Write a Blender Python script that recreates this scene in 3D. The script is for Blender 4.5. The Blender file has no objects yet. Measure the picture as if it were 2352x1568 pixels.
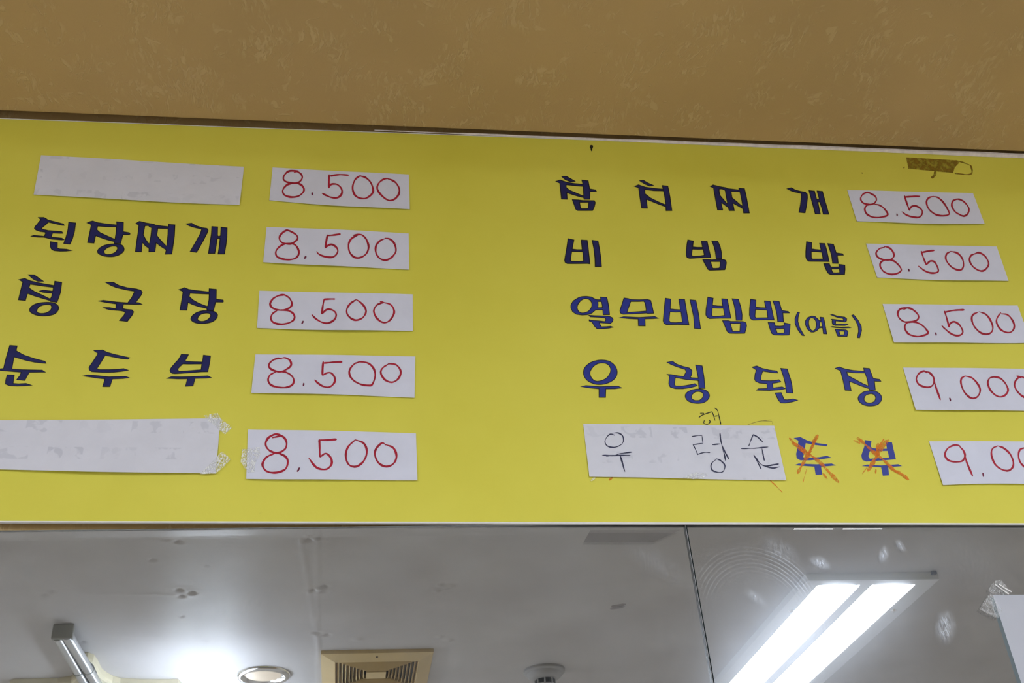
import bpy, bmesh, math, random
import numpy as np
from mathutils import Vector, Matrix
from mathutils.geometry import tessellate_polygon

random.seed(7)
S = bpy.context.scene
COL = S.collection

# ------------------------------------------------------------------ camera
F = 2518.69                                   # focal length in pixels of the 2352x1568 frame
AX = np.array([0.98948059, 0.02206739, 0.14297272])     # world x, y, z axes seen in the image (right, down, forward)
AY = np.array([-0.12973364, 0.57265058, 0.80946927])
AZ = np.array([-0.06401054, -0.8195025, 0.56948951])
EYE = np.array([0.0, -1.05, 1.25])
CEIL = 1.25 + 1.0935
cam_d = bpy.data.cameras.new('camera'); cam = bpy.data.objects.new('camera', cam_d); COL.objects.link(cam)
cam_d.sensor_width = 36.0; cam_d.lens = F * 36.0 / 2352.0; cam_d.clip_start = 0.01
M4 = Matrix(((AX[0], -AX[1], -AX[2], EYE[0]), (AY[0], -AY[1], -AY[2], EYE[1]), (AZ[0], -AZ[1], -AZ[2], EYE[2]), (0, 0, 0, 1)))
cam.matrix_world = M4
S.camera = cam

# ------------------------------------------------------------------ world, exposure
w = bpy.data.worlds.new('world'); S.world = w; w.use_nodes = True
w.node_tree.nodes['Background'].inputs[0].default_value = (0.5, 0.55, 0.6, 1)
w.node_tree.nodes['Background'].inputs[1].default_value = 0.05
S.view_settings.view_transform = 'Standard'; S.view_settings.look = 'None'
S.view_settings.gamma = 1.0; S.view_settings.use_curve_mapping = False
S.view_settings.exposure = 0.0
LAMP_L = 70.0
LAMP_COL = (0.83, 0.93, 1.06)
BATTEN_L = 28.0

# ------------------------------------------------------------------ pixel -> place
def ray(px, py):
    c = np.array([px - 1176.0, py - 784.0, F])
    return np.array([c @ AX, c @ AY, c @ AZ])
def on_wall(px, py, y):                        # point on the vertical plane y
    d = ray(px, py); return EYE + d * ((y - EYE[1]) / d[1])
MIRROR_Y = -0.003
def on_ceiling(px, py, drop=0.0):              # point under the ceiling, seen in the wall mirror
    d = ray(px, py); p = EYE + d * ((CEIL - drop - EYE[2]) / d[2])
    return np.array([p[0], 2 * MIRROR_Y - p[1], p[2]])
def on_ceiling_direct(px, py, drop=0.0):
    d = ray(px, py); return EYE + d * ((CEIL - drop - EYE[2]) / d[2])

# ------------------------------------------------------------------ materials
def srgb(r, g, b):
    f = lambda v: (v / 255 / 12.92) if v / 255 <= 0.04045 else ((v / 255 + 0.055) / 1.055) ** 2.4
    return (f(r), f(g), f(b), 1)
class Mat:
    def __init__(s, name, col=(0.8, 0.8, 0.8, 1), rough=0.5, metal=0.0, spec=0.5):
        s.m = bpy.data.materials.new(name); s.m.use_nodes = True
        s.nt = s.m.node_tree; s.n = s.nt.nodes; s.l = s.nt.links
        s.b = s.n['Principled BSDF']; s.out = s.n['Material Output']
        s.b.inputs['Base Color'].default_value = col
        s.b.inputs['Roughness'].default_value = rough
        s.b.inputs['Metallic'].default_value = metal
        s.b.inputs['Specular IOR Level'].default_value = spec
    def node(s, t, **kw):
        n = s.n.new(t)
        for k, v in kw.items():
            if k.startswith('i_'): n.inputs[k[2:].replace('_', ' ')].default_value = v
            else: setattr(n, k, v)
        return n
    def link(s, a, b): s.l.new(a, b)
    def coords(s):
        if not hasattr(s, 'tc'): s.tc = s.node('ShaderNodeTexCoord')
        return s.tc.outputs['Object']
    def mapped(s, scale=(1, 1, 1), rot=(0, 0, 0), loc=(0, 0, 0)):
        m = s.node('ShaderNodeMapping'); s.link(s.coords(), m.inputs[0])
        m.inputs['Scale'].default_value = scale; m.inputs['Rotation'].default_value = rot; m.inputs['Location'].default_value = loc
        return m.outputs[0]
    def noise(s, scale, detail=3, rough=0.5, vec=None, dist=0.0):
        n = s.node('ShaderNodeTexNoise'); n.inputs['Scale'].default_value = scale
        n.inputs['Detail'].default_value = detail; n.inputs['Roughness'].default_value = rough; n.inputs['Distortion'].default_value = dist
        s.link(vec if vec is not None else s.coords(), n.inputs['Vector']); return n.outputs['Fac']
    def ramp(s, fac, stops):
        r = s.node('ShaderNodeValToRGB'); e = r.color_ramp.elements
        while len(e) < len(stops): e.new(0.5)
        for k, (p, c) in enumerate(stops): e[k].position = p; e[k].color = c if len(c) == 4 else (*c, 1)
        s.link(fac, r.inputs[0]); return r.outputs[0]
    def math(s, op, a, b=None):
        n = s.node('ShaderNodeMath', operation=op)
        for k, v in enumerate((a, b)):
            if v is None: continue
            if isinstance(v, (int, float)): n.inputs[k].default_value = v
            else: s.link(v, n.inputs[k])
        return n.outputs[0]
    def mix(s, fac, a, b):
        n = s.node('ShaderNodeMix', data_type='RGBA')
        for v, k in ((fac, 0), (a, 6), (b, 7)):
            if isinstance(v, (int, float)): n.inputs[k].default_value = v
            elif isinstance(v, tuple): n.inputs[k].default_value = v
            else: s.link(v, n.inputs[k])
        return n.outputs[2]
    def base(s, col): s.link(col, s.b.inputs['Base Color'])
    def bump(s, h, strength=0.3, dist=0.002):
        n = s.node('ShaderNodeBump'); n.inputs['Strength'].default_value = strength; n.inputs['Distance'].default_value = dist
        s.link(h, n.inputs['Height']); s.link(n.outputs[0], s.b.inputs['Normal'])

def speckled(name, col, var=0.06, scale=60, rough=0.5, metal=0.0, bump=0.0, spec=0.4):
    m = Mat(name, col, rough, metal, spec)
    f = m.noise(scale, 4)
    lo = tuple(c * (1 - var) for c in col[:3]) + (1,); hi = tuple(min(1, c * (1 + var)) for c in col[:3]) + (1,)
    m.base(m.ramp(f, [(0.3, lo), (0.7, hi)]))
    if bump: m.bump(m.noise(scale * 3, 3), bump, 0.0005)
    return m.m

def wallpaper(name, dark, light):
    """embossed trowel-stroke wallpaper: raised short strokes gathered in patches"""
    m = Mat(name, dark, 0.7, 0, 0.25)
    warp = m.node('ShaderNodeTexNoise', i_Scale=9.0, i_Detail=2.0); m.link(m.coords(), warp.inputs['Vector'])
    def strokes(rot, sc, off):
        mp = m.node('ShaderNodeMapping'); 
        add = m.node('ShaderNodeMixRGB', blend_type='LINEAR_LIGHT'); add.inputs[0].default_value = 0.03
        m.link(m.coords(), add.inputs[1]); m.link(warp.outputs['Color'], add.inputs[2])
        m.link(add.outputs[0], mp.inputs[0]); mp.inputs['Rotation'].default_value = (0, 0, rot); mp.inputs['Scale'].default_value = sc
        mp.inputs['Location'].default_value = off
        return m.noise(1.0, 2.5, 0.55, mp.outputs[0], 0.6)
    patch = m.noise(15, 3, 0.6)
    patch2 = m.noise(13, 3, 0.6, m.mapped(loc=(5, 3, 1)))
    s1 = m.ramp(strokes(0.6, (260, 75, 75), (0, 0, 0)), [(0.50, (0, 0, 0)), (0.60, (1, 1, 1))])
    s2 = m.ramp(strokes(-0.9, (230, 70, 70), (3, 1, 0)), [(0.50, (0, 0, 0)), (0.60, (1, 1, 1))])
    p1 = m.ramp(patch, [(0.53, (0, 0, 0)), (0.62, (1, 1, 1))])
    p2 = m.ramp(patch2, [(0.53, (0, 0, 0)), (0.62, (1, 1, 1))])
    h = m.math('MAXIMUM', m.math('MULTIPLY', s1, p1), m.math('MULTIPLY', s2, p2))
    blob = m.ramp(m.noise(45, 4, 0.6, None, 0.8), [(0.60, (0, 0, 0)), (0.66, (1, 1, 1))])
    h2 = m.math('MAXIMUM', h, m.math('MULTIPLY', blob, 0.8))
    grain = m.noise(420, 2, 0.6)
    big = m.noise(5, 2)
    c0 = m.mix(m.ramp(big, [(0.35, (0, 0, 0)), (0.65, (1, 1, 1))]), dark, tuple(c * 1.10 for c in dark[:3]) + (1,))
    c1 = m.mix(m.math('MULTIPLY', h2, 0.55), c0, light)
    m.base(c1)
    hh = m.math('ADD', h2, m.math('MULTIPLY', grain, 0.5))
    m.bump(hh, 0.55, 0.0012)
    return m.m

def board_print():
    m = Mat('yellow print', srgb(216, 205, 52), 0.55, 0, 0.18)
    f = m.noise(3.2, 4, 0.6)
    c = m.mix(m.ramp(f, [(0.3, (0, 0, 0)), (0.7, (1, 1, 1))]), (0.73, 0.665, 0.082, 1), (0.79, 0.73, 0.108, 1))
    grime = m.ramp(m.noise(38, 6, 0.72), [(0.70, (0, 0, 0)), (0.80, (1, 1, 1))])
    c = m.mix(m.math('MULTIPLY', grime, 0.14), c, (0.30, 0.24, 0.06, 1))
    m.base(c)
    m.bump(m.noise(600, 2), 0.05, 0.0003)
    return m.m

def paper_mat(name, col, ghost=None):
    m = Mat(name, col, 0.75, 0, 0.2)
    f = m.noise(30, 4, 0.6)
    c = m.mix(m.ramp(f, [(0.35, (0, 0, 0)), (0.7, (1, 1, 1))]), tuple(v * 0.95 for v in col[:3]) + (1,), col)
    if ghost:
        c = ghost(m, c)
    m.base(c); m.bump(m.noise(900, 2), 0.08, 0.0002)
    return m.m
def ghost_print(m, c):                          # old print shining faintly through the paper
    br = m.node('ShaderNodeTexBrick'); br.inputs['Scale'].default_value = 1.0
    m.link(m.mapped((17, 17, 17), (math.pi / 2, 0, 0)), br.inputs['Vector'])
    br.inputs['Brick Width'].default_value = 0.9; br.inputs['Row Height'].default_value = 0.55; br.inputs['Mortar Size'].default_value = 0.16
    br.inputs['Color1'].default_value = (1, 1, 1, 1); br.inputs['Color2'].default_value = (0.2, 0.2, 0.2, 1); br.inputs['Mortar'].default_value = (0, 0, 0, 1)
    n = m.ramp(m.noise(75, 2, 0.5, None, 0.5), [(0.5, (0, 0, 0)), (0.56, (1, 1, 1))])
    return m.mix(m.math('MULTIPLY', m.math('MULTIPLY', br.outputs['Color'], n), 0.30), c, (0.36, 0.38, 0.47, 1))

def film(name, col, alpha, rough=0.12, bump=0.0, bscale=120, spec=0.6, marks=False):
    """see-through film: clear adhesive tape, marker ink, glue residue"""
    m = Mat(name, col, rough, 0, spec)
    m.b.inputs['Alpha'].default_value = alpha
    if marks:
        f = m.noise(bscale, 4, 0.7)
        m.link(m.ramp(f, [(0.3, (alpha * 0.45,) * 3), (0.65, (min(1, alpha * 1.5),) * 3)]), m.b.inputs['Alpha'])
    if bump: m.bump(m.noise(bscale, 3, 0.6, None, 1.0), bump, 0.004)
    return m.m

def glass_mirror():
    """float glass with finger smears and wiping swirls on its face"""
    m = Mat('mirror glass', (0.93, 0.97, 0.96, 1), 0.0)
    m.b.inputs['Transmission Weight'].default_value = 1.0
    m.b.inputs['IOR'].default_value = 1.5
    dust = m.node('ShaderNodeBsdfDiffuse'); dust.inputs['Color'].default_value = (0.80, 0.84, 0.90, 1)
    haze = m.node('ShaderNodeBsdfGlossy'); haze.inputs['Roughness'].default_value = 0.16; haze.inputs['Color'].default_value = (0.85, 0.88, 0.95, 1)
    def spot(px, py, r, stretch, rot, lo=0.0, hi=1.0):
        p = on_wall(px, py, -0.006)
        mp = m.node('ShaderNodeMapping', vector_type='TEXTURE'); m.link(m.coords(), mp.inputs[0])
        mp.inputs['Location'].default_value = p; mp.inputs['Rotation'].default_value = (0, rot, 0)
        mp.inputs['Scale'].default_value = (r * stretch, 1, r)
        ln = m.node('ShaderNodeVectorMath', operation='LENGTH'); m.link(mp.outputs[0], ln.inputs[0])
        return ln.outputs['Value'], mp.outputs[0]
    fine = m.noise(1.0, 5, 0.75, m.mapped((420, 170, 110), (0, 0.5, 0)))
    broad = m.noise(7, 4, 0.6)
    tot = m.math('MULTIPLY', m.ramp(broad, [(0.45, (0, 0, 0)), (0.8, (1, 1, 1))]), 0.06)
    fmask = m.ramp(fine, [(0.42, (0, 0, 0)), (0.62, (1, 1, 1))])
    # thumb smears, streaks
    for (px, py, r, st, rot, k) in ((2172, 1440, 0.022, 0.55, 0.45, 0.42), (1884, 1291, 0.008, 1.6, 0.4, 0.30), (2030, 1272, 0.012, 0.5, 0.5, 0.30),
                                    (2068, 1252, 0.009, 0.6, -0.4, 0.34), (1505, 1290, 0.05, 0.35, -0.9, 0.10), (1735, 1370, 0.014, 0.5, -0.9, 0.16),
                                    (1790, 1262, 0.016, 1.6, 0.6, 0.18), (2240, 1290, 0.05, 1.4, 0.0, 0.06), (560, 1390, 0.075, 1.2, 0.2, 0.05)):
        d, v = spot(px, py, r, st, rot)
        a = m.ramp(d, [(0.15, (1, 1, 1)), (1.0, (0, 0, 0))])
        tot = m.math('ADD', tot, m.math('MULTIPLY', m.math('MULTIPLY', a, m.math('ADD', m.math('MULTIPLY', fmask, 1.3), 0.2)), k))
    # wiping swirl: concentric arcs left of the lamp reflection
    d, v = spot(1745, 1420, 0.085, 0.92, 0.0)
    wv = m.node('ShaderNodeMath', operation='SINE')
    jit = m.math('MULTIPLY', m.noise(3, 1), 5.0)
    m.link(m.math('ADD', m.math('MULTIPLY', d, 120.0), jit), wv.inputs[0])
    arcs = m.ramp(wv.outputs[0], [(0.25, (0, 0, 0)), (0.95, (1, 1, 1))])
    band = m.ramp(d, [(0.50, (0, 0, 0)), (0.72, (1, 1, 1)), (0.95, (1, 1, 1)), (1.0, (0, 0, 0))])
    up = m.node('ShaderNodeSeparateXYZ'); m.link(v, up.inputs[0])
    upm = m.ramp(up.outputs[2], [(0.0, (0.25,) * 3), (0.7, (1, 1, 1))])
    brk = m.ramp(m.noise(16, 4, 0.7), [(0.36, (0, 0, 0)), (0.70, (1, 1, 1))])
    sw = m.math('MULTIPLY', m.math('MULTIPLY', arcs, band), m.math('MULTIPLY', upm, brk))
    tot = m.math('ADD', tot, m.math('MULTIPLY', sw, 0.22))
    body = m.ramp(d, [(0.5, (1, 1, 1)), (1.0, (0, 0, 0))])
    tot = m.math('ADD', tot, m.math('MULTIPLY', body, 0.055))
    tot = m.math('MINIMUM', m.math('ADD', tot, 0.012), 0.6)
    mx1 = m.node('ShaderNodeMixShader'); m.link(tot, mx1.inputs[0]); m.link(m.b.outputs[0], mx1.inputs[1]); m.link(dust.outputs[0], mx1.inputs[2])
    mx2 = m.node('ShaderNodeMixShader'); m.link(m.math('ADD', m.math('MULTIPLY', tot, 0.12), 0.012), mx2.inputs[0])
    m.link(mx1.outputs[0], mx2.inputs[1]); m.link(haze.outputs[0], mx2.inputs[2])
    m.link(mx2.outputs[0], m.out.inputs['Surface'])
    return m.m
def emitter(name, col, strength):
    m = Mat(name, (0.9, 0.9, 0.9, 1), 0.4)
    m.b.inputs['Emission Color'].default_value = (*col, 1); m.b.inputs['Emission Strength'].default_value = strength
    return m.m
def ceiling_paint():
    m = Mat('ceiling paint', srgb(205, 203, 204), 0.42, 0, 0.4)
    f = m.noise(4, 4, 0.6)
    m.base(m.ramp(f, [(0.3, srgb(192, 189, 190)), (0.7, srgb(206, 204, 206))]))
    streak = m.noise(1.0, 4, 0.65, m.mapped((14, 90, 60)))
    m.bump(m.math('ADD', streak, m.math('MULTIPLY', m.noise(300, 3), 0.35)), 0.45, 0.0022)
    return m.m

def notice_paper():
    m = Mat('thin notice paper', (0.78, 0.78, 0.86, 1), 0.75, 0, 0.2)
    f = m.noise(25, 3); m.base(m.ramp(f, [(0.3, (0.75, 0.75, 0.83, 1)), (0.7, (0.80, 0.80, 0.88, 1))]))
    tr = m.node('ShaderNodeBsdfTranslucent'); tr.inputs['Color'].default_value = (0.62, 0.80, 0.88, 1)
    mx = m.node('ShaderNodeMixShader'); mx.inputs[0].default_value = 0.35
    m.link(m.b.outputs[0], mx.inputs[1]); m.link(tr.outputs[0], mx.inputs[2]); m.link(mx.outputs[0], m.out.inputs['Surface'])
    return m.m
def clear_tape(top=0.85):
    """wrinkled adhesive tape: clear where it lies flat, milky in its wrinkles, with glints painted in as white, and a gloss"""
    m = Mat('clear tape', (0.9, 0.9, 0.9, 1), 0.1)
    wr = m.noise(1.0, 4, 0.65, m.mapped((520, 300, 260), (0, 0.7, 0)), 1.5)
    bp = m.node('ShaderNodeBump'); bp.inputs['Strength'].default_value = 0.5; bp.inputs['Distance'].default_value = 0.0015
    m.link(wr, bp.inputs['Height'])
    gl = m.node('ShaderNodeBsdfGlossy'); gl.inputs['Roughness'].default_value = 0.10; m.link(bp.outputs[0], gl.inputs['Normal'])
    df = m.node('ShaderNodeBsdfDiffuse'); df.inputs['Color'].default_value = (0.95, 0.96, 0.97, 1)  # white that puts the tape's bright glints into its colour
    tr = m.node('ShaderNodeBsdfTransparent')
    mx = m.node('ShaderNodeMixShader'); m.link(m.ramp(wr, [(0.44, (0.04,) * 3), (0.56, (top,) * 3)]), mx.inputs[0])
    m.link(tr.outputs[0], mx.inputs[1]); m.link(df.outputs[0], mx.inputs[2])
    m2 = m.node('ShaderNodeMixShader'); m2.inputs[0].default_value = 0.06
    m.link(mx.outputs[0], m2.inputs[1]); m.link(gl.outputs[0], m2.inputs[2]); m.link(m2.outputs[0], m.out.inputs['Surface'])
    return m.m
MT = dict(
    wallpaper=wallpaper('beige wallpaper', srgb(183, 154, 108), srgb(206, 180, 136)),
    wall_plain=speckled('ivory wall', srgb(216, 208, 196), 0.05, 40, 0.8),
    wall_paper2=wallpaper('beige wallpaper wall', srgb(176, 148, 100), srgb(200, 176, 132)),
    floor=speckled('grey floor tile', srgb(190, 182, 172), 0.10, 12, 0.5),
    ceiling=ceiling_paint(),
    print=board_print(),
    white_edge=speckled('foam board edge', srgb(232, 230, 228), 0.03, 90, 0.6),
    navy=speckled('navy ink', (0.012, 0.016, 0.125, 1), 0.10, 50, 0.45),
    black_ink=speckled('black ink', (0.004, 0.004, 0.010, 1), 0.1, 50, 0.5),
    blue=speckled('blue ink', (0.020, 0.036, 0.30, 1), 0.08, 50, 0.45),
    red=speckled('red felt pen', (0.40, 0.006, 0.030, 1), 0.25, 160, 0.6),
    comma=speckled('dark red felt pen', (0.16, 0.012, 0.05, 1), 0.2, 160, 0.6),
    pen=speckled('blue black pen', (0.035, 0.038, 0.09, 1), 0.3, 200, 0.6),
    blackpen=speckled('black pen', (0.03, 0.03, 0.012, 1), 0.3, 200, 0.6),
    pencil=speckled('pencil', (0.30, 0.24, 0.05, 1), 0.3, 200, 0.6),
    marker=film('orange marker', (0.86, 0.21, 0.02, 1), 0.55, 0.6, 0, 260, 0.2, True),
    paper=paper_mat('white paper', (0.75, 0.765, 0.90, 1)),
    paper_ghost=paper_mat('white paper with show-through', (0.76, 0.765, 0.86, 1), ghost_print),
    tape=clear_tape(0.9),
    tape_clear=clear_tape(0.32),
    residue=film('brown tape residue', (0.26, 0.15, 0.012, 1), 0.62, 0.5, 0, 110, 0.3, True),
    grey_film=film('grey residue', (0.10, 0.09, 0.09, 1), 0.22, 0.5, 0, 60, 0.2),
    grey_film2=film('grey scuff', (0.06, 0.05, 0.05, 1), 0.45, 0.5, 0, 60, 0.2),
    soot=speckled('dark stain', (0.01, 0.008, 0.006, 1), 0.2, 100, 0.6),
    glass=glass_mirror(),
    silver=Mat('mirror silver', (0.54, 0.525, 0.53, 1), 0.0, 1.0).m,
    glass_edge=speckled('ground glass edge', (0.10, 0.13, 0.13, 1), 0.1, 90, 0.3),
    glass_top=speckled('polished glass edge', (0.42, 0.48, 0.50, 1), 0.1, 90, 0.2),
    notice=notice_paper(),
    housing=speckled('lamp housing', srgb(226, 228, 233), 0.03, 60, 0.35),
    lamp=emitter('lamp diffuser', LAMP_COL, LAMP_L),
    tube=emitter('batten tube', (0.84, 0.94, 1.06), BATTEN_L),
    cream=speckled('cream plastic', srgb(214, 190, 140), 0.05, 40, 0.42),
    cream2=speckled('pale cream plastic', srgb(222, 214, 186), 0.04, 40, 0.4),
    chrome=Mat('chrome ring', (0.78, 0.78, 0.78, 1), 0.16, 1.0).m,
    lens=speckled('beige lens', srgb(222, 204, 180), 0.03, 50, 0.35),
    alu=speckled('aluminium', (0.60, 0.62, 0.65, 1), 0.05, 80, 0.32, 0.85),
    bracket=speckled('grey bracket', srgb(158, 160, 154), 0.06, 60, 0.5),
    black=speckled('black plastic', (0.008, 0.009, 0.011, 1), 0.2, 50, 0.4),
    grey=speckled('grey white plastic', srgb(176, 176, 178), 0.04, 50, 0.5),
    caulk=speckled('white filler strip', srgb(226, 216, 212), 0.12, 120, 0.8, 0, 0.5),
)
MT['screw'] = MT['bracket']

# ------------------------------------------------------------------ object helpers
def mesh_obj(name, verts, faces, mats, parent=None, mat_idx=None, smooth=False):
    me = bpy.data.meshes.new(name); me.from_pydata([tuple(map(float, v)) for v in verts], [], faces)
    for m in (mats if isinstance(mats, (list, tuple)) else [mats]): me.materials.append(MT[m] if isinstance(m, str) else m)
    if mat_idx is not None: me.polygons.foreach_set('material_index', mat_idx)
    if smooth: me.polygons.foreach_set('use_smooth', [True] * len(me.polygons))
    me.update()
    o = bpy.data.objects.new(name, me); COL.objects.link(o)
    if parent is not None: set_parent(o, parent)
    return o
def set_parent(o, p):
    o.parent = p; o.matrix_parent_inverse = p.matrix_basis.inverted()
def tag(o, label, cat, group=None):
    o['label'] = label; o['category'] = cat
    if group: o['group'] = group
    return o
def thing(name, label, cat, loc, group=None):
    o = bpy.data.objects.new(name, None); COL.objects.link(o); o.location = tuple(map(float, loc)); o.empty_display_size = 0.02
    return tag(o, label, cat, group)
def structure(o): o['kind'] = 'structure'; return o
class MB:
    def __init__(s): s.v = []; s.f = []; s.mi = []
    def add(s, v, f, mi=0):
        k = len(s.v); s.v += [tuple(map(float, p)) for p in v]; s.f += [tuple(i + k for i in q) for q in f]; s.mi += [mi] * len(f)
    def box(s, a, b, mi=0):
        (x0, y0, z0), (x1, y1, z1) = a, b
        s.add([(x0, y0, z0), (x1, y0, z0), (x1, y1, z0), (x0, y1, z0), (x0, y0, z1), (x1, y0, z1), (x1, y1, z1), (x0, y1, z1)],
              [(0, 3, 2, 1), (4, 5, 6, 7), (0, 1, 5, 4), (1, 2, 6, 5), (2, 3, 7, 6), (3, 0, 4, 7)], mi)
    def lathe(s, c, prof, n=32, mi=0, squash=1.0):        # prof: (radius, z) from axis outwards, about vertical axis
        rings = []
        v = []
        for r, z in prof:
            for k in range(n):
                a = 2 * math.pi * k / n; v.append((c[0] + r * math.cos(a), c[1] + r * math.sin(a) * squash, c[2] + z))
        f = []
        for j in range(len(prof) - 1):
            for k in range(n):
                f.append((j * n + k, j * n + (k + 1) % n, (j + 1) * n + (k + 1) % n, (j + 1) * n + k))
        s.add(v, f, mi)
    def tube(s, a, b, r, n=14, mi=0, caps=True):
        a = Vector(a); b = Vector(b); d = (b - a).normalized(); u = d.orthogonal().normalized(); t = d.cross(u)
        v = [];
        for p in (a, b):
            for k in range(n):
                an = 2 * math.pi * k / n; v.append(p + u * math.cos(an) * r + t * math.sin(an) * r)
        f = [(k, (k + 1) % n, n + (k + 1) % n, n + k) for k in range(n)]
        if caps: f += [tuple(range(n - 1, -1, -1)), tuple(range(n, 2 * n))]
        s.add(v, f, mi)
    def build(s, name, mats, parent=None, smooth=False, bevel=0.0):
        o = mesh_obj(name, s.v, s.f, mats, parent, s.mi, False)
        bm = bmesh.new(); bm.from_mesh(o.data); bmesh.ops.remove_doubles(bm, verts=bm.verts, dist=1e-6); bmesh.ops.recalc_face_normals(bm, faces=bm.faces)
        bm.to_mesh(o.data); bm.free()
        if smooth:
            o.data.polygons.foreach_set('use_smooth', [True] * len(o.data.polygons))
            md = o.modifiers.new('weighted', 'EDGE_SPLIT'); md.split_angle = 0.7
        if bevel:
            b = o.modifiers.new('bevel', 'BEVEL'); b.width = bevel; b.segments = 2; b.limit_method = 'ANGLE'
        return o

# ------------------------------------------------------------------ the room
XL, XR, YB = -2.3, 3.1, -4.6
mb = MB(); mb.box((XL, 0.0, 0), (XR, 0.1, CEIL + 0.1)); structure(mb.build('wall_back', 'wall_paper2'))
mb = MB(); mb.box((XL, YB - 0.1, 0), (XR, YB, CEIL + 0.1)); structure(mb.build('wall_front', 'wall_plain'))
mb = MB(); mb.box((XL - 0.1, YB - 0.1, 0), (XL, 0.1, CEIL + 0.1)); structure(mb.build('wall_left', 'wall_plain'))
mb = MB(); mb.box((XR, YB - 0.1, 0), (XR + 0.1, 0.1, CEIL + 0.1)); structure(mb.build('wall_right', 'wall_plain'))
mb = MB(); mb.box((XL, YB, -0.1), (XR, 0.0, 0)); structure(mb.build('floor', 'floor'))
YSPLIT = -0.72
_tl, _tr = on_wall(0, 268, -0.0098), on_wall(2352, 360, -0.0098)
soff = lambda x: _tl[2] + (_tr[2] - _tl[2]) * (x - _tl[0]) / (_tr[0] - _tl[0]) + 0.0016
mb = MB()                                             # papered strip of ceiling next to the wall, slightly out of level
prof = [(YSPLIT, 0.0), (-0.0200, 0.0), (-0.0185, 0.0010), (-0.0165, 0.0200), (0.0, 0.0200)]
v_ = [(x, y, soff(x) + dz) for x in (XL, XR) for (y, dz) in prof] + [(XL, 0.0, CEIL + 0.1), (XL, YSPLIT, CEIL + 0.1), (XR, 0.0, CEIL + 0.1), (XR, YSPLIT, CEIL + 0.1)]
mb.add(v_, [(k, k + 1, k + 6, k + 5) for k in range(4)] + [(4, 10, 12, 9), (0, 5, 13, 11), (10, 11, 13, 12), (0, 11, 10, 4, 3, 2, 1), (5, 6, 7, 8, 9, 12, 13)])
structure(mb.build('ceiling', 'wallpaper'))
mb = MB(); mb.box((XL, YSPLIT - 0.03, CEIL - 0.06), (XR, YSPLIT - 0.0005, CEIL)); structure(mb.build('trim_1', 'white_edge'))

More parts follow.
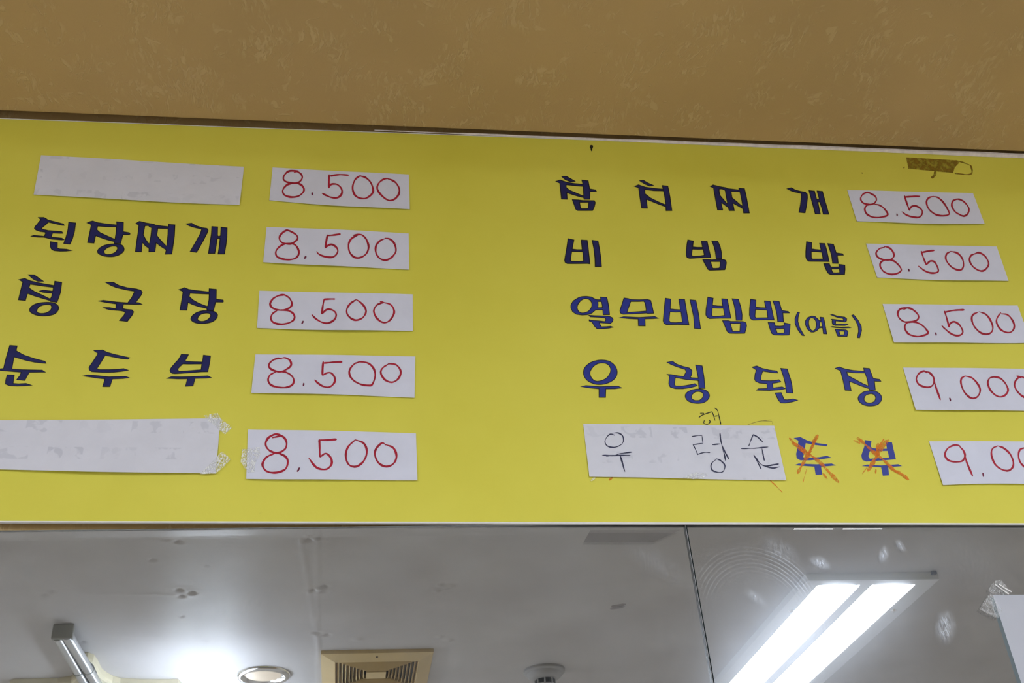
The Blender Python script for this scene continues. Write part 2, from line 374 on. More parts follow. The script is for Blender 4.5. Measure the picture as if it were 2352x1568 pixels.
# painted plasterboard ceiling with its screw dents and taped joints (a real dented surface)
def dented_ceiling():
    xs = np.r_[XL, np.arange(-1.05, 2.0, 0.006), XR]; ys = np.r_[YB, np.arange(-2.75, -1.1, 0.006), YSPLIT]
    X, Y = np.meshgrid(xs, ys); Z = np.zeros_like(X)
    rs = random.Random(3)
    def dent(px, py, d, r, n=1):
        p = on_ceiling(px, py)
        for k in range(n):
            cx = p[0] + (rs.uniform(-0.018, 0.018) if n > 1 else 0); cy = p[1] + (rs.uniform(-0.02, 0.02) if n > 1 else 0); rr = r * rs.uniform(0.7, 1.2)
            q = ((X - cx) ** 2 + (Y - cy) ** 2) / rr ** 2
            Z[:] += 2.0 * d * np.exp(-q) - 0.7 * d * np.exp(-q / 5)
    for px, py in ((380, 1238), (410, 1243)): dent(px, py, 0.004, 0.009)
    for px, py in ((412, 1353), (443, 1360), (418, 1368)): dent(px, py, 0.005, 0.009)
    for px, py in ((447, 1466), (467, 1460), (472, 1471), (418, 1416), (478, 1298), (352, 1285)): dent(px, py, 0.003, 0.007)
    for px, py in ((103, 1365), (122, 1357), (188, 1473)): dent(px, py, 0.003, 0.009)
    for px, py in ((708, 1240), (736, 1233), (718, 1354), (745, 1346), (745, 1357), (728, 1452), (752, 1457)): dent(px, py, 0.005, 0.009)
    for px, py in ((1010, 1345), (1022, 1350), (1036, 1346), (1005, 1357)): dent(px, py, -0.004, 0.010)
    for px, py in ((1010, 1462), (822, 1468), (1030, 1470)): dent(px, py, -0.003, 0.012)
    # taped joint: two ridges
    for (a, b, hgt, wd) in (((690, 1228), (734, 1500), -0.0022, 0.0045), ((728, 1236), (731, 1500), -0.0020, 0.004), ((20, 1250), (135, 1440), -0.001, 0.008)):
        A = on_ceiling(*a); B = on_ceiling(*b); t = (B - A)[:2]; L = np.hypot(*t); t = t / L
        s = (X - A[0]) * t[0] + (Y - A[1]) * t[1]; dd = -(X - A[0]) * t[1] + (Y - A[1]) * t[0]
        m = 1 / (1 + np.exp(-(s + 0.01) / 0.01)) / (1 + np.exp((s - L - 0.3) / 0.02))
        Z[:] += hgt * np.exp(-(dd / wd) ** 2) * m * (1 + 0.35 * np.sin(s * 61) * np.sin(s * 23))
    for (a, b) in (((180, 1363), (450, 1366)), ((250, 1460), (460, 1462))):       # cross joints
        A = on_ceiling(*a); B = on_ceiling(*b); m = (X > A[0]) & (X < B[0]); yy = A[1] + (B[1] - A[1]) * (X - A[0]) / (B[0] - A[0])
        Z[:] += np.where(m, -0.0014 * np.exp(-((Y - yy) / 0.008) ** 2), 0)
    Z[0] = Z[-1] = 0; Z[:, 0] = Z[:, -1] = 0
    nx, ny = len(xs), len(ys)
    V = np.stack([X, Y, Z + CEIL], -1).reshape(-1, 3)
    idx = np.arange(nx * ny).reshape(ny, nx)
    Q = np.stack([idx[:-1, :-1], idx[1:, :-1], idx[1:, 1:], idx[:-1, 1:]], -1).reshape(-1, 4)
    me = bpy.data.meshes.new('ceiling'); me.vertices.add(len(V)); me.vertices.foreach_set('co', V.ravel())
    me.loops.add(Q.size); me.loops.foreach_set('vertex_index', Q.ravel()); me.polygons.add(len(Q))
    me.polygons.foreach_set('loop_start', np.arange(0, Q.size, 4)); me.polygons.foreach_set('loop_total', np.full(len(Q), 4))
    me.polygons.foreach_set('use_smooth', np.ones(len(Q), bool)); me.update(calc_edges=True); me.materials.append(MT['ceiling'])
    o = bpy.data.objects.new('ceiling', me); COL.objects.link(o); structure(o)
dented_ceiling()

# strip of filler and a wallpaper lip where the board meets the ceiling
BOARD_Y = -0.0098
def wedge_strip(name, p0, p1, h0, h1, d, mat):
    v = []
    n = 40
    for k in range(n + 1):
        t = k / n; x = p0[0] + (p1[0] - p0[0]) * t; h = h0 + (h1 - h0) * t
        j = 0.0004 * math.sin(k * 2.3) + 0.0003 * math.sin(k * 5.1)
        C_ = soff(x) + 0.0006; d = 0.0008 + 0.0034 * min(1, t * 1.6); v += [(x, BOARD_Y - 0.0005, C_ - h - j * 0.5), (x, BOARD_Y - d - j, C_ - h * 0.55), (x, BOARD_Y - d * 1.15 - j, C_), (x, BOARD_Y - 0.0005, C_)]
    f = []
    for k in range(n):
        for q in range(4): f.append((k * 4 + q, k * 4 + (q + 1) % 4, k * 4 + 4 + (q + 1) % 4, k * 4 + 4 + q))
    f += [(3, 2, 1, 0), tuple(n * 4 + i for i in range(4))]
    return mesh_obj(name, v, f, mat)
a = on_wall(860, 300, BOARD_Y); b = (1.75, 0, 0)
structure(wedge_strip('trim_2', a, b, 0.0012, 0.0098, 0.0035, 'caulk'))

# ------------------------------------------------------------------ menu board
board = thing('menu_board', 'long yellow menu board with navy lettering above the mirrors', 'menu board', on_wall(1176, 1200, -0.007))
def plane_at(y): return lambda px, py: on_wall(px, py, y)
BW = plane_at(BOARD_Y)
tl, tr, bl, br = BW(0, 268), BW(2352, 360), BW(0, 1199), BW(2352, 1204)
def lerp_x(p, q, x): return p[2] + (q[2] - p[2]) * (x - p[0]) / (q[0] - p[0])
BX0, BX1 = -0.95, 1.75
n = 84
v = []; f = []; mi = []
mg = 0.0014
for k in range(n + 1):
    x = BX0 + (BX1 - BX0) * k / n
    zt = lerp_x(tl, tr, x) + 0.0005 * math.sin(k * 0.35 + 0.5) - (0.0022 if x < -0.2 else max(0.0, 0.0022 - (x + 0.2) * 0.0085)); zb = lerp_x(bl, br, x)
    for (y, z) in ((BOARD_Y, zb), (BOARD_Y, zb + 0.0016), (BOARD_Y, zt - mg), (BOARD_Y, zt), (-0.0066, zt), (-0.0066, zb)): v.append((x, y, z))
for k in range(n):
    for q in range(6):
        f.append((k * 6 + q, k * 6 + 6 + q, k * 6 + 6 + (q + 1) % 6, k * 6 + (q + 1) % 6)); mi.append(0 if q == 1 else 1)
f += [tuple(range(6)), tuple(n * 6 + i for i in range(5, -1, -1))]; mi += [1, 1]
mesh_obj('panel', v, f, ['print', 'white_edge'], board, mi)
mb = MB()
for x in (-0.4, 0.1, 0.6, 1.05):
    mb2 = MB(); mb2.box((x, -0.0068, CEIL - 0.35), (x + 0.05, 0.0, CEIL - 0.15)); mb2.build('mounting_batten', 'white_edge', board)

def catmull(pts, closed=False, step=2.0):
    P = [np.array(p, float) for p in pts]; n = len(P)
    if n < 3 and not closed:
        return P
    out = []
    rng = range(n) if closed else range(n - 1)
    for i in rng:
        p1 = P[i]; p2 = P[(i + 1) % n]
        p0 = P[(i - 1) % n] if (closed or i > 0) else 2 * p1 - p2
        p3 = P[(i + 2) % n] if (closed or i + 2 < n) else 2 * p2 - p1
        k = max(2, int(np.hypot(*(p2 - p1)) / step))
        for j in range(k):
            t = j / k
            out.append(0.5 * ((2 * p1) + (p2 - p0) * t + (2 * p0 - 5 * p1 + 4 * p2 - p3) * t * t + (3 * p1 - p0 - 3 * p2 + p3) * t ** 3))
    if not closed: out.append(P[-1])
    return out
def ribbon(path, width, closed=False, taper=False, vary=0.0, seed=0):
    """strip of quads along a path in the picture plane; returns points and faces"""
    P = [np.array(p, float) for p in path]; n = len(P); rs = random.Random(seed); ph = rs.uniform(0, 6)
    L = []; R = []
    for i in range(n):
        a = P[i - 1] if (i > 0 or closed) else P[i]; b = P[(i + 1) % n] if (i < n - 1 or closed) else P[i]
        d1 = P[i] - a; d2 = b - P[i]
        l1 = np.hypot(*d1); l2 = np.hypot(*d2)
        d1 = d1 / l1 if l1 > 1e-9 else (d2 / (l2 + 1e-9)); d2 = d2 / l2 if l2 > 1e-9 else d1
        t = d1 + d2; lt = np.hypot(*t); t = t / lt if lt > 0.15 else d1
        nn = np.array([-t[1], t[0]]); c = max(0.55, abs(nn @ np.array([-d1[1], d1[0]])))
        wd = width / 2 / c
        if vary: wd *= 1 + vary * math.sin(ph + i * 0.21) + 0.5 * vary * math.sin(ph * 2 + i * 0.57)
        if taper and not closed:
            e = min(i, n - 1 - i) / max(1, n - 1); wd *= min(1, 0.45 + e * 8)
        L.append(P[i] + nn * wd); R.append(P[i] - nn * wd)
    f = []
    for i in range(n if closed else n - 1):
        j = (i + 1) % n; f.append((i, j, n + j, n + i))
    return L + R, f

def is_smooth(c): return len(c) and c[0] == 's'
def letter(shapes, org, fill='navy', line='black_ink', lw=1.9, parent=board, name='letter'):
    """one printed syllable: ink film proud of the board, darker line round its edge"""
    x0, y0, s = org; V = []; Fc = []; Mi = []
    for si, sh in enumerate(shapes):
        loops = []
        for c in sh:
            pts = [(x0 + p[0] / s, y0 + p[1] / s) for p in (c[1:] if is_smooth(c) else c)]
            loops.append([tuple(p) for p in (catmull(pts, True, 2.5) if is_smooth(c) else pts)])
        tri = tessellate_polygon([[Vector((p[0], p[1], 0)) for p in lp] for lp in loops])
        flat = [p for lp in loops for p in lp]
        k = len(V); V += [on_wall(p[0], p[1], BOARD_Y - 0.00015 - si * 0.00002) for p in flat]
        Fc += [tuple(i + k for i in t) for t in tri]; Mi += [0] * len(tri)
        if line:
            for lp in loops:
                rp, rf = ribbon(lp, lw, True)
                k = len(V); V += [on_wall(p[0], p[1], BOARD_Y - 0.00028 - si * 0.00002) for p in rp]
                Fc += [tuple(i + k for i in q) for q in rf]; Mi += [1] * len(rf)
    return mesh_obj(name, V, Fc, [fill] + ([line] if line else []), parent, Mi)

S_ = 's'
LETTERS = []
G1 = (60, 480, 9.408)
LETTERS += [(G1, [
 [[(262,180),(385,182),(480,238),(805,322),(822,350),(780,348),(480,280),(410,345),(330,412),(335,432),(480,466),(770,488),(792,520),(740,522),(570,515),(540,606),(770,628),(825,662),(770,664),(540,645),(390,606),(240,602),(100,588),(165,568),(395,590),(425,515),(405,495),(300,480),(215,452),(180,420),(190,385),(310,240),(318,222)]],
 [[(922,285),(1068,300),(1045,480),(1000,640),(945,757),(812,742),(860,620),(905,440)]],
 [[(525,705),(675,728),(672,845),(720,860),(870,868),(1000,893),(870,905),(740,908),(600,895),(545,860),(520,800)]]]),
 (G1, [
 [[(1315,298),(1385,270),(1440,258),(1540,292),(1750,325),(1962,345),(1957,275),(2100,288),(2095,490),(2230,512),(2245,535),(2230,550),(2095,548),(2080,590),(2040,740),(1905,740),(1905,700),(1730,655),(1570,600),(1508,572),(1495,600),(1465,732),(1328,720),(1385,460),(1412,340),(1380,318)],
  [(1545,365),(1740,380),(1955,382),(1945,520),(1920,655),(1740,575),(1600,510),(1525,445)]],
 [[S_,(1900,755),(2060,775),(2115,850),(2095,920),(2000,990),(1860,1025),(1700,1015),(1580,970),(1542,915),(1580,850),(1680,790),(1780,765)],
  [S_,(1880,795),(1960,810),(1975,860),(1930,930),(1830,975),(1730,980),(1685,940),(1690,890),(1760,830)]]])]
G2 = (300, 490, 9.408)
LETTERS += [(G2, [
 [[(112,218),(190,172),(350,210),(505,235),(530,250),(670,272),(820,288),(820,237),(957,248),(945,480),(915,700),(890,872),(750,878),(770,785),(640,700),(552,630),(525,825),(395,828),(398,755),(310,690),(255,620),(232,825),(105,825),(130,620),(170,380),(180,250)],
  [(308,265),(385,260),(405,285),(458,310),(440,480),(408,660),(385,650),(330,570),(270,460),(290,350)],
  [(588,318),(700,322),(812,322),(808,460),(785,700),(760,700),(640,570),(560,470),(575,400)]]]),
 (G2, [
 [[(1200,225),(1320,212),(1400,262),(1540,310),(1650,325),(1673,365),(1650,430),(1550,620),(1425,838),(1290,820),(1400,630),(1500,450),(1540,340),(1480,325),(1340,292),(1260,262)]],
 [[(1755,285),(1880,295),(1875,480),(1910,500),(1945,482),(1955,300),(2085,315),(2080,520),(2060,680),(2025,872),(1890,872),(1915,740),(1935,540),(1905,535),(1868,540),(1850,680),(1818,862),(1682,860),(1715,650),(1745,450)]]])]
G3 = (20, 620, 7.35)
LETTERS += [(G3, [
 [[(328,78),(430,82),(500,130),(590,190),(490,188),(410,150)]],
 [[(170,162),(270,142),(360,182),(480,210),(620,238),(770,262),(778,190),(895,208),(875,370),(815,542),(705,528),(700,515),(560,472),(420,430),(318,392),(280,512),(165,500),(200,350),(240,200)],
  [(360,235),(560,265),(755,290),(745,358),(580,338),(515,355),(575,372),(738,388),(725,450),(700,490),(560,420),(430,360),(340,300)]],
 [[S_,(640,545),(770,560),(835,610),(830,680),(760,745),(620,772),(480,762),(380,720),(352,670),(390,610),(480,565)],
  [S_,(640,580),(710,590),(725,640),(680,700),(590,732),(500,725),(472,690),(500,630),(560,595)]]]),
 (G3, [
 [[(1630,205),(1770,208),(1860,260),(2000,298),(2160,320),(2230,340),(2255,378),(2230,430),(2140,550),(2190,550),(2255,578),(2150,578),(1935,572),(1920,650),(1990,665),(2080,672),(2108,705),(2090,750),(2003,865),(1870,850),(1950,760),(1970,705),(1900,685),(1720,670),(1650,655),(1590,630),(1700,635),(1810,655),(1815,570),(1620,540),(1505,522),(1600,512),(1820,540),(2010,555),(2080,460),(2130,355),(2000,335),(1820,295),(1720,255)]]])]
G4 = (380, 640, 13.07)
LETTERS += [(G4, [
 [[(395,325),(500,300),(560,265),(700,320),(900,350),(1310,395),(1315,300),(1525,318),(1520,615),(1730,640),(1740,670),(1730,700),(1510,695),(1490,750),(1445,945),(1250,940),(1245,885),(1000,835),(800,765),(675,705),(640,940),(440,935),(490,640),(530,400),(490,360)],
  [(735,425),(900,440),(1315,455),(1310,620),(1270,830),(1230,825),(1000,735),(830,640),(710,530)]],
 [[S_,(1250,960),(1430,970),(1540,1040),(1560,1110),(1500,1220),(1370,1300),(1150,1340),(950,1330),(820,1280),(762,1210),(800,1120),(930,1020),(1100,965)],
  [S_,(1240,1025),(1340,1045),(1360,1110),(1310,1190),(1200,1260),(1080,1280),(985,1250),(965,1190),(1010,1100),(1110,1045)]]])]
G5 = (0, 780, 7.587)
LETTERS += [(G5, [
 [[(170,98),(300,108),(280,190),(420,268),(600,328),(785,375),(800,410),(740,405),(600,390),(440,355),(245,297),(205,510),(400,522),(735,528),(795,565),(720,562),(510,565),(430,708),(290,695),(345,625),(370,565),(200,550),(-60,530),(-40,512),(60,500),(110,300)]],
 [[(125,610),(250,615),(228,760),(320,768),(455,760),(560,792),(440,800),(300,805),(160,798),(95,770),(100,700)]]]),
 (G5, [
 [[(1630,185),(1790,178),(1860,215),(2000,255),(2262,312),(2230,338),(2100,325),(1835,270),(1760,390),(1685,505),(1740,520),(1900,520),(2050,515),(2155,502),(2243,530),(2120,550),(1980,565),(1800,568),(1600,555),(1555,525),(1550,480),(1620,380),(1710,240)]],
 [[(1440,630),(1530,612),(1650,620),(1900,645),(2190,638),(2260,662),(2150,675),(1960,682),(1915,815),(1790,815),(1830,682),(1700,668)]]])]
G6 = (370, 800, 15.68)
LETTERS += [(G6, [
 [[(730,205),(990,220),(870,430),(890,465),(1150,480),(1490,488),(1525,240),(1780,270),(1760,470),(1720,660),(1680,835),(1450,838),(1000,875),(500,908),(400,895),(335,845),(318,790),(350,710),(500,530),(620,400),(690,290)],
  [(780,555),(1000,560),(1470,555),(1440,765),(1000,800),(650,825),(600,770),(620,710)]],
 [[(185,1080),(370,1015),(700,1020),(1000,1015),(1690,985),(1820,1050),(1640,1068),(1225,1075),(1150,1340),(880,1360),(950,1090),(600,1095)]]])]
G7 = (1270, 390, 8.11)
LETTERS += [(G7, [
 [[(160,122),(255,122),(330,165),(415,213),(330,220),(230,180)]],
 [[(55,215),(135,190),(260,232),(400,255),(560,270),(540,192),(655,205),(685,355),(790,372),(810,402),(690,400),(688,545),(580,545),(578,515),(470,490),(340,450),(258,420),(265,545),(160,540),(140,350),(130,245)],
  [(245,275),(400,290),(565,305),(575,480),(560,485),(430,430),(310,380),(245,325)]],
 [[(362,555),(470,560),(560,572),(770,575),(788,610),(770,690),(738,755),(460,755),(425,730),(395,640)],
  [(495,600),(670,600),(660,715),(640,722),(530,725),(510,690)]]]),
 (G7, [
 [[(1610,200),(1690,197),(1770,245),(1880,290),(1800,300),(1700,255)]],
 [[(1518,305),(1595,278),(1720,322),(1880,345),(2055,360),(2038,292),(2140,303),(2180,500),(2215,757),(2108,757),(2105,685),(1950,630),(1830,580),(1738,545),(1758,712),(1655,710),(1620,500),(1598,330)],
  [(1712,362),(1880,385),(2060,388),(2085,500),(2105,645),(2080,645),(1950,590),(1820,525),(1715,445)]]])]
G8 = (1620, 410, 7.84)
LETTERS += [(G8, [
 [[(90,140),(140,115),(260,145),(375,165),(395,180),(610,205),(605,175),(705,182),(745,360),(792,618),(692,618),(685,545),(590,490),(495,440),(522,575),(430,575),(415,520),(340,465),(285,430),(312,565),(222,563),(190,400),(150,165)],
  [(248,185),(305,185),(360,212),(380,330),(400,455),(370,430),(320,370),(265,305),(250,240)],
  [(462,228),(560,232),(625,235),(650,350),(675,495),(640,480),(560,410),(480,345),(470,280)]]]),
 (G8, [
 [[(1470,182),(1550,165),(1620,205),(1720,232),(1800,245),(1835,280),(1840,340),(1825,480),(1795,615),(1688,605),(1715,470),(1730,330),(1725,265),(1640,245),(1560,225)]],
 [[(1868,215),(1965,225),(2005,375),(2055,372),(2015,222),(2110,232),(2160,420),(2225,640),(2125,638),(2100,530),(2060,415),(2025,420),(2045,520),(2070,635),(1980,632),(1940,480),(1905,350)]]])]
G9 = (1280, 540, 17.42)
LETTERS += [(G9, [
 [[(435,140),(665,190),(595,540),(620,560),(800,580),(1000,580),(960,195),(1195,205),(1240,550),(1305,1140),(1200,1125),(800,1130),(400,1130),(320,1085),(295,1010),(320,850),(390,450)],
  [(580,645),(800,655),(1020,650),(1035,800),(1055,1040),(800,1050),(560,1045),(525,990),(545,850)]],
 [[(1395,205),(1630,232),(1690,560),(1740,900),(1765,1250),(1520,1250),(1510,920),(1470,550)]]])]
G10 = (1560, 540, 16.8)
LETTERS += [(G10, [
 [[(335,185),(545,225),(520,450),(700,470),(905,470),(860,230),(1075,235),(1140,520),(1220,860),(900,860),(400,890),(310,860),(272,780),(275,600),(305,330)],
  [(505,535),(720,540),(925,535),(975,770),(820,800),(560,820),(490,790),(485,720)]],
 [[(1260,225),(1490,235),(1580,440),(1630,660),(1640,905),(1430,900),(1400,650),(1350,440)]],
 [[(910,940),(1130,935),(1250,955),(1500,940),(1720,940),(1800,975),(1820,1060),(1800,1200),(1760,1325),(1500,1335),(1180,1345),(1110,1310),(1040,1180)],
  [(1205,1010),(1400,1012),(1585,1010),(1580,1180),(1550,1265),(1400,1280),(1295,1275),(1240,1130)]]])]
G11 = (1840, 545, 15.68)
LETTERS += [(G11, [
 [[(200,155),(385,190),(375,415),(550,440),(725,455),(670,215),(855,225),(920,460),(1010,865),(700,860),(280,855),(200,790),(170,700),(170,500)],
  [(365,505),(560,512),(745,525),(795,780),(600,785),(420,785),(370,740)]],
 [[(960,225),(1165,250),(1265,560),(1490,590),(1520,635),(1300,640),(1335,930),(1140,925),(1100,650),(1030,420)]],
 [[(820,945),(1015,945),(1060,1065),(1200,1070),(1370,1065),(1360,970),(1575,1000),(1582,1150),(1565,1325),(1300,1335),(1070,1335),(970,1280),(890,1130)],
  [(1085,1125),(1240,1130),(1380,1125),(1395,1270),(1250,1280),(1160,1275),(1115,1220)]]])]
G12 = (1300, 670, 10.69)
LETTERS += [(G12, [
 [[(500,110),(620,125),(740,190),(855,195),(845,128),(1005,140),(1045,330),(1070,560),(915,562),(905,440),(730,440),(640,520),(520,560),(400,568),(260,550),(165,490),(120,400),(120,320),(180,220),(320,135),(400,115)],
  [S_,(500,165),(590,200),(635,290),(620,390),(540,480),(420,518),(330,495),(280,420),(285,330),(350,230),(420,180)],
  [(785,235),(870,240),(890,320),(895,385),(780,390),(790,320)]],
 [[(555,570),(700,585),(900,592),(1060,600),(1130,630),(1160,680),(1140,730),(1095,775),(960,765),(815,755),(840,810),(870,858),(1000,855),(1095,845),(1165,868),(1060,890),(900,905),(760,905),(700,840),(640,740),(570,712),(570,685),(640,700),(800,710),(955,730),(980,690),(970,640),(850,625),(595,612)]]]),
 (G12, [
 [[(1425,150),(1530,165),(1590,190),(1800,195),(2000,188),(2080,210),(2110,330),(2155,525),(2000,530),(1985,520),(1700,535),(1400,550),(1340,520),(1325,460),(1370,320)],
  [(1590,235),(1760,235),(1910,230),(1945,270),(1975,470),(1750,490),(1495,505)]],
 [[(1300,635),(1420,610),(1800,628),(2180,605),(2280,650),(2150,655),(1940,662),(1945,835),(1780,832),(1772,665),(1550,655)]]])]
G13 = (1510, 670, 10.69)
LETTERS += [(G13, [
 [[(192,155),(332,178),(315,420),(450,435),(565,440),(528,180),(668,188),(720,500),(775,810),(500,800),(220,805),(160,770),(142,710),(165,450)],
  [(308,490),(450,495),(580,490),(615,745),(450,755),(330,752),(285,710)]],
 [[(800,195),(945,210),(1010,540),(1060,905),(910,895),(890,600),(850,420)]]]),
 (G13, [
 [[(1238,130),(1370,155),(1350,330),(1480,345),(1605,350),(1580,170),(1715,180),(1760,400),(1805,645),(1550,645),(1280,655),(1215,615),(1190,560),(1195,430)],
  [(1345,395),(1480,402),(1620,400),(1650,580),(1500,600),(1380,605),(1335,580)]],
 [[(1835,170),(1990,185),(2050,380),(2080,560),(2075,695),(1935,695),(1920,500),(1885,320)]],
 [[(1600,705),(1740,705),(1800,725),(1960,725),(2110,730),(2175,760),(2190,830),(2170,930),(2145,1015),(1950,1020),(1770,1015),(1715,975),(1660,840)],
  [(1790,770),(1920,775),(2040,770),(2025,970),(1930,970),(1845,970)]]])]
G14 = (1710, 680, 8.11)
LETTERS += [(G14, [
 [[(115,55),(215,72),(210,205),(310,215),(400,218),(372,88),(478,95),(515,270),(552,440),(350,438),(160,445),(110,415),(92,350),(95,230)],
  [(205,245),(310,252),(418,255),(435,400),(320,402),(215,405),(195,380)]],
 [[(530,88),(645,95),(695,265),(815,285),(838,312),(715,310),(728,475),(620,472),(605,340),(575,210)]],
 [[(440,487),(555,492),(575,555),(660,560),(738,550),(738,495),(852,520),(845,620),(832,720),(700,725),(550,720),(505,690),(470,590)],
  [(580,600),(660,602),(740,600),(740,685),(670,688),(610,685)]]]),
 (G14, [[[(985,300),(1025,305),(1000,390),(995,470),(1030,590),(1115,735),(1070,728),(985,610),(945,510),(942,420)]]]),
 (G14, [
 [[(1255,368),(1320,380),(1395,455),(1425,455),(1410,390),(1475,398),(1500,520),(1532,702),(1470,698),(1455,585),(1395,590),(1350,640),(1290,668),(1240,668),(1170,610),(1135,530),(1135,460),(1175,400)],
  [S_,(1260,398),(1310,430),(1340,500),(1335,580),(1300,635),(1255,640),(1215,590),(1198,520),(1200,450),(1225,410)],
  [(1405,480),(1438,478),(1450,565),(1398,568)]]]),
 (G14, [
 [[(1600,345),(1640,340),(1720,368),(1870,390),(1905,420),(1900,460),(1875,478),(1700,458),(1695,520),(1720,525),(1900,518),(1930,530),(1870,545),(1690,545),(1640,520),(1632,470),(1640,450),(1612,430),(1640,428),(1840,455),(1848,435),(1830,410),(1720,390)]],
 [[(1600,572),(1640,565),(1800,578),(1940,572),(1985,588),(1850,592),(1700,585)]],
 [[(1688,612),(1760,620),(1890,628),(1925,650),(1925,690),(1910,748),(1740,745),(1715,690)], [(1760,645),(1865,650),(1855,720),(1780,722)]]]),
 (G14, [[[(1998,355),(2035,345),(2120,450),(2175,560),(2182,640),(2145,775),(2100,768),(2125,660),(2120,570),(2080,470)]]])]
G15 = (1320, 815, 6.918)
LETTERS += [(G15, [
 [[S_,(430,80),(550,100),(640,170),(675,260),(655,350),(580,420),(460,462),(330,462),(210,410),(145,320),(150,220),(220,140),(320,95)],
  [S_,(440,125),(520,145),(570,210),(560,290),(500,370),(400,412),(320,410),(260,350),(245,270),(290,190),(360,140)]],
 [[(95,502),(180,485),(400,502),(690,495),(755,523),(640,535),(495,538),(490,672),(387,672),(387,535),(240,522)]]]),
 (G15, [
 [[(1465,115),(1555,100),(1620,145),(1720,180),(1820,205),(1865,245),(1860,310),(1835,355),(1870,362),(1965,368),(1945,260),(1922,160),(2025,172),(2055,350),(2072,530),(1975,530),(1965,405),(1860,395),(1775,390),(1680,370),(1600,355),(1585,470),(1605,492),(1700,495),(1820,475),(1910,455),(1950,488),(1850,515),(1720,535),(1600,535),(1520,510),(1495,460),(1505,330),(1465,305),(1530,310),(1640,330),(1735,340),(1770,270),(1760,230),(1640,190),(1540,155)]],
 [[S_,(1970,540),(2080,560),(2138,620),(2130,690),(2060,750),(1940,768),(1820,740),(1762,680),(1770,610),(1850,560)],
  [S_,(1980,580),(2035,605),(2040,660),(1990,715),(1910,722),(1860,690),(1860,640),(1910,590)]]])]
G16 = (1710, 830, 6.918)
LETTERS += [(G16, [
 [[(120,88),(195,70),(280,108),(400,135),(515,150),(530,180),(420,172),(290,152),(265,225),(262,300),(400,305),(480,302),(548,290),(580,322),(520,335),(445,345),(455,420),(530,410),(600,402),(655,432),(560,448),(400,460),(188,457),(220,432),(362,428),(358,352),(240,342),(180,315),(160,280),(168,200),(190,135)]],
 [[(575,108),(678,118),(730,270),(755,380),(768,500),(670,495),(650,350),(615,220)]],
 [[(488,500),(585,495),(630,605),(680,608),(775,595),(850,615),(760,640),(650,658),(575,655),(535,605)]]]),
 (G16, [
 [[(1438,108),(1505,85),(1600,118),(1720,140),(1905,155),(1892,102),(1985,110),(2045,268),(2150,285),(2168,315),(2065,312),(2080,455),(1985,452),(1980,430),(1860,390),(1750,345),(1665,315),(1695,460),(1600,455),(1565,290),(1525,145)],
  [(1625,165),(1760,178),(1915,180),(1950,270),(1970,390),(1880,350),(1750,280),(1640,220)]],
 [[S_,(2000,465),(2100,480),(2170,540),(2172,620),(2110,685),(1990,705),(1880,680),(1815,620),(1815,550),(1890,485)],
  [S_,(2010,510),(2065,530),(2085,580),(2060,635),(1990,660),(1920,640),(1900,590),(1930,535)]]])]
G17 = (1780, 940, 4.112)
CROSSED = [(G17, [
 [[(175,270),(240,260),(310,295),(400,318),(497,330),(487,348),(380,335),(290,318),(278,400),(265,452),(340,456),(420,450),(490,437),(535,455),(440,470),(330,480),(240,480),(205,460),(200,420),(215,350),(222,295)]],
 [[(185,525),(225,510),(400,518),(535,510),(578,527),(500,535),(435,540),(445,615),(385,618),(372,540),(260,532)]]]),
 (G17, [
 [[(848,288),(912,298),(905,350),(920,365),(1000,372),(1058,370),(1045,305),(1105,310),(1142,470),(1060,478),(860,492),(825,475),(815,435),(830,390),(845,345)],
  [(895,395),(990,392),(1065,392),(1078,455),(980,460),(895,465),(882,440)]],
 [[(818,535),(870,520),(1000,528),(1165,517),(1202,535),(1100,543),(1070,548),(1078,622),(1018,625),(1002,545)]]])]
for i, (g, sh) in enumerate(LETTERS):
    low = g[1] > 640                     # lower rows are printed in a slightly bluer ink
    letter(sh, g, 'blue' if low and g[0] > 1200 else 'navy', 'black_ink', 1.9 if not low else 1.5)
for g, sh in CROSSED: letter(sh, g, 'blue', None)

def strokes_obj(name, strokes, org, width, mat, surf, parent, vary=0.18, seed=1, off=0.0):
    """pen strokes laid on a surface; surf(px, py, off) gives the point"""
    x0, y0, s = org; V = []; Fc = []
    for k, st in enumerate(strokes):
        wd = width
        if isinstance(st, dict): wd = st['w'] * (1.4 if name == 'marker_cross' else 1.0); st = st['p']
        pts = [(x0 + p[0] / s, y0 + p[1] / s) for p in st]
        path = catmull(pts, False, 1.6)
        if len(path) == 2: path = [path[0] + (path[1] - path[0]) * t for t in (0, 0.33, 0.66, 1)]
        rp, rf = ribbon(path, wd, False, True, vary, seed + k)
        b = len(V); V += [surf(p[0], p[1], 0.00012 + off + k * 0.00001) for p in rp]; Fc += [tuple(i + b for i in q) for q in rf]
    return mesh_obj(name, V, Fc, mat, parent)
on_board = lambda px, py, off=0: on_wall(px, py, BOARD_Y - off)
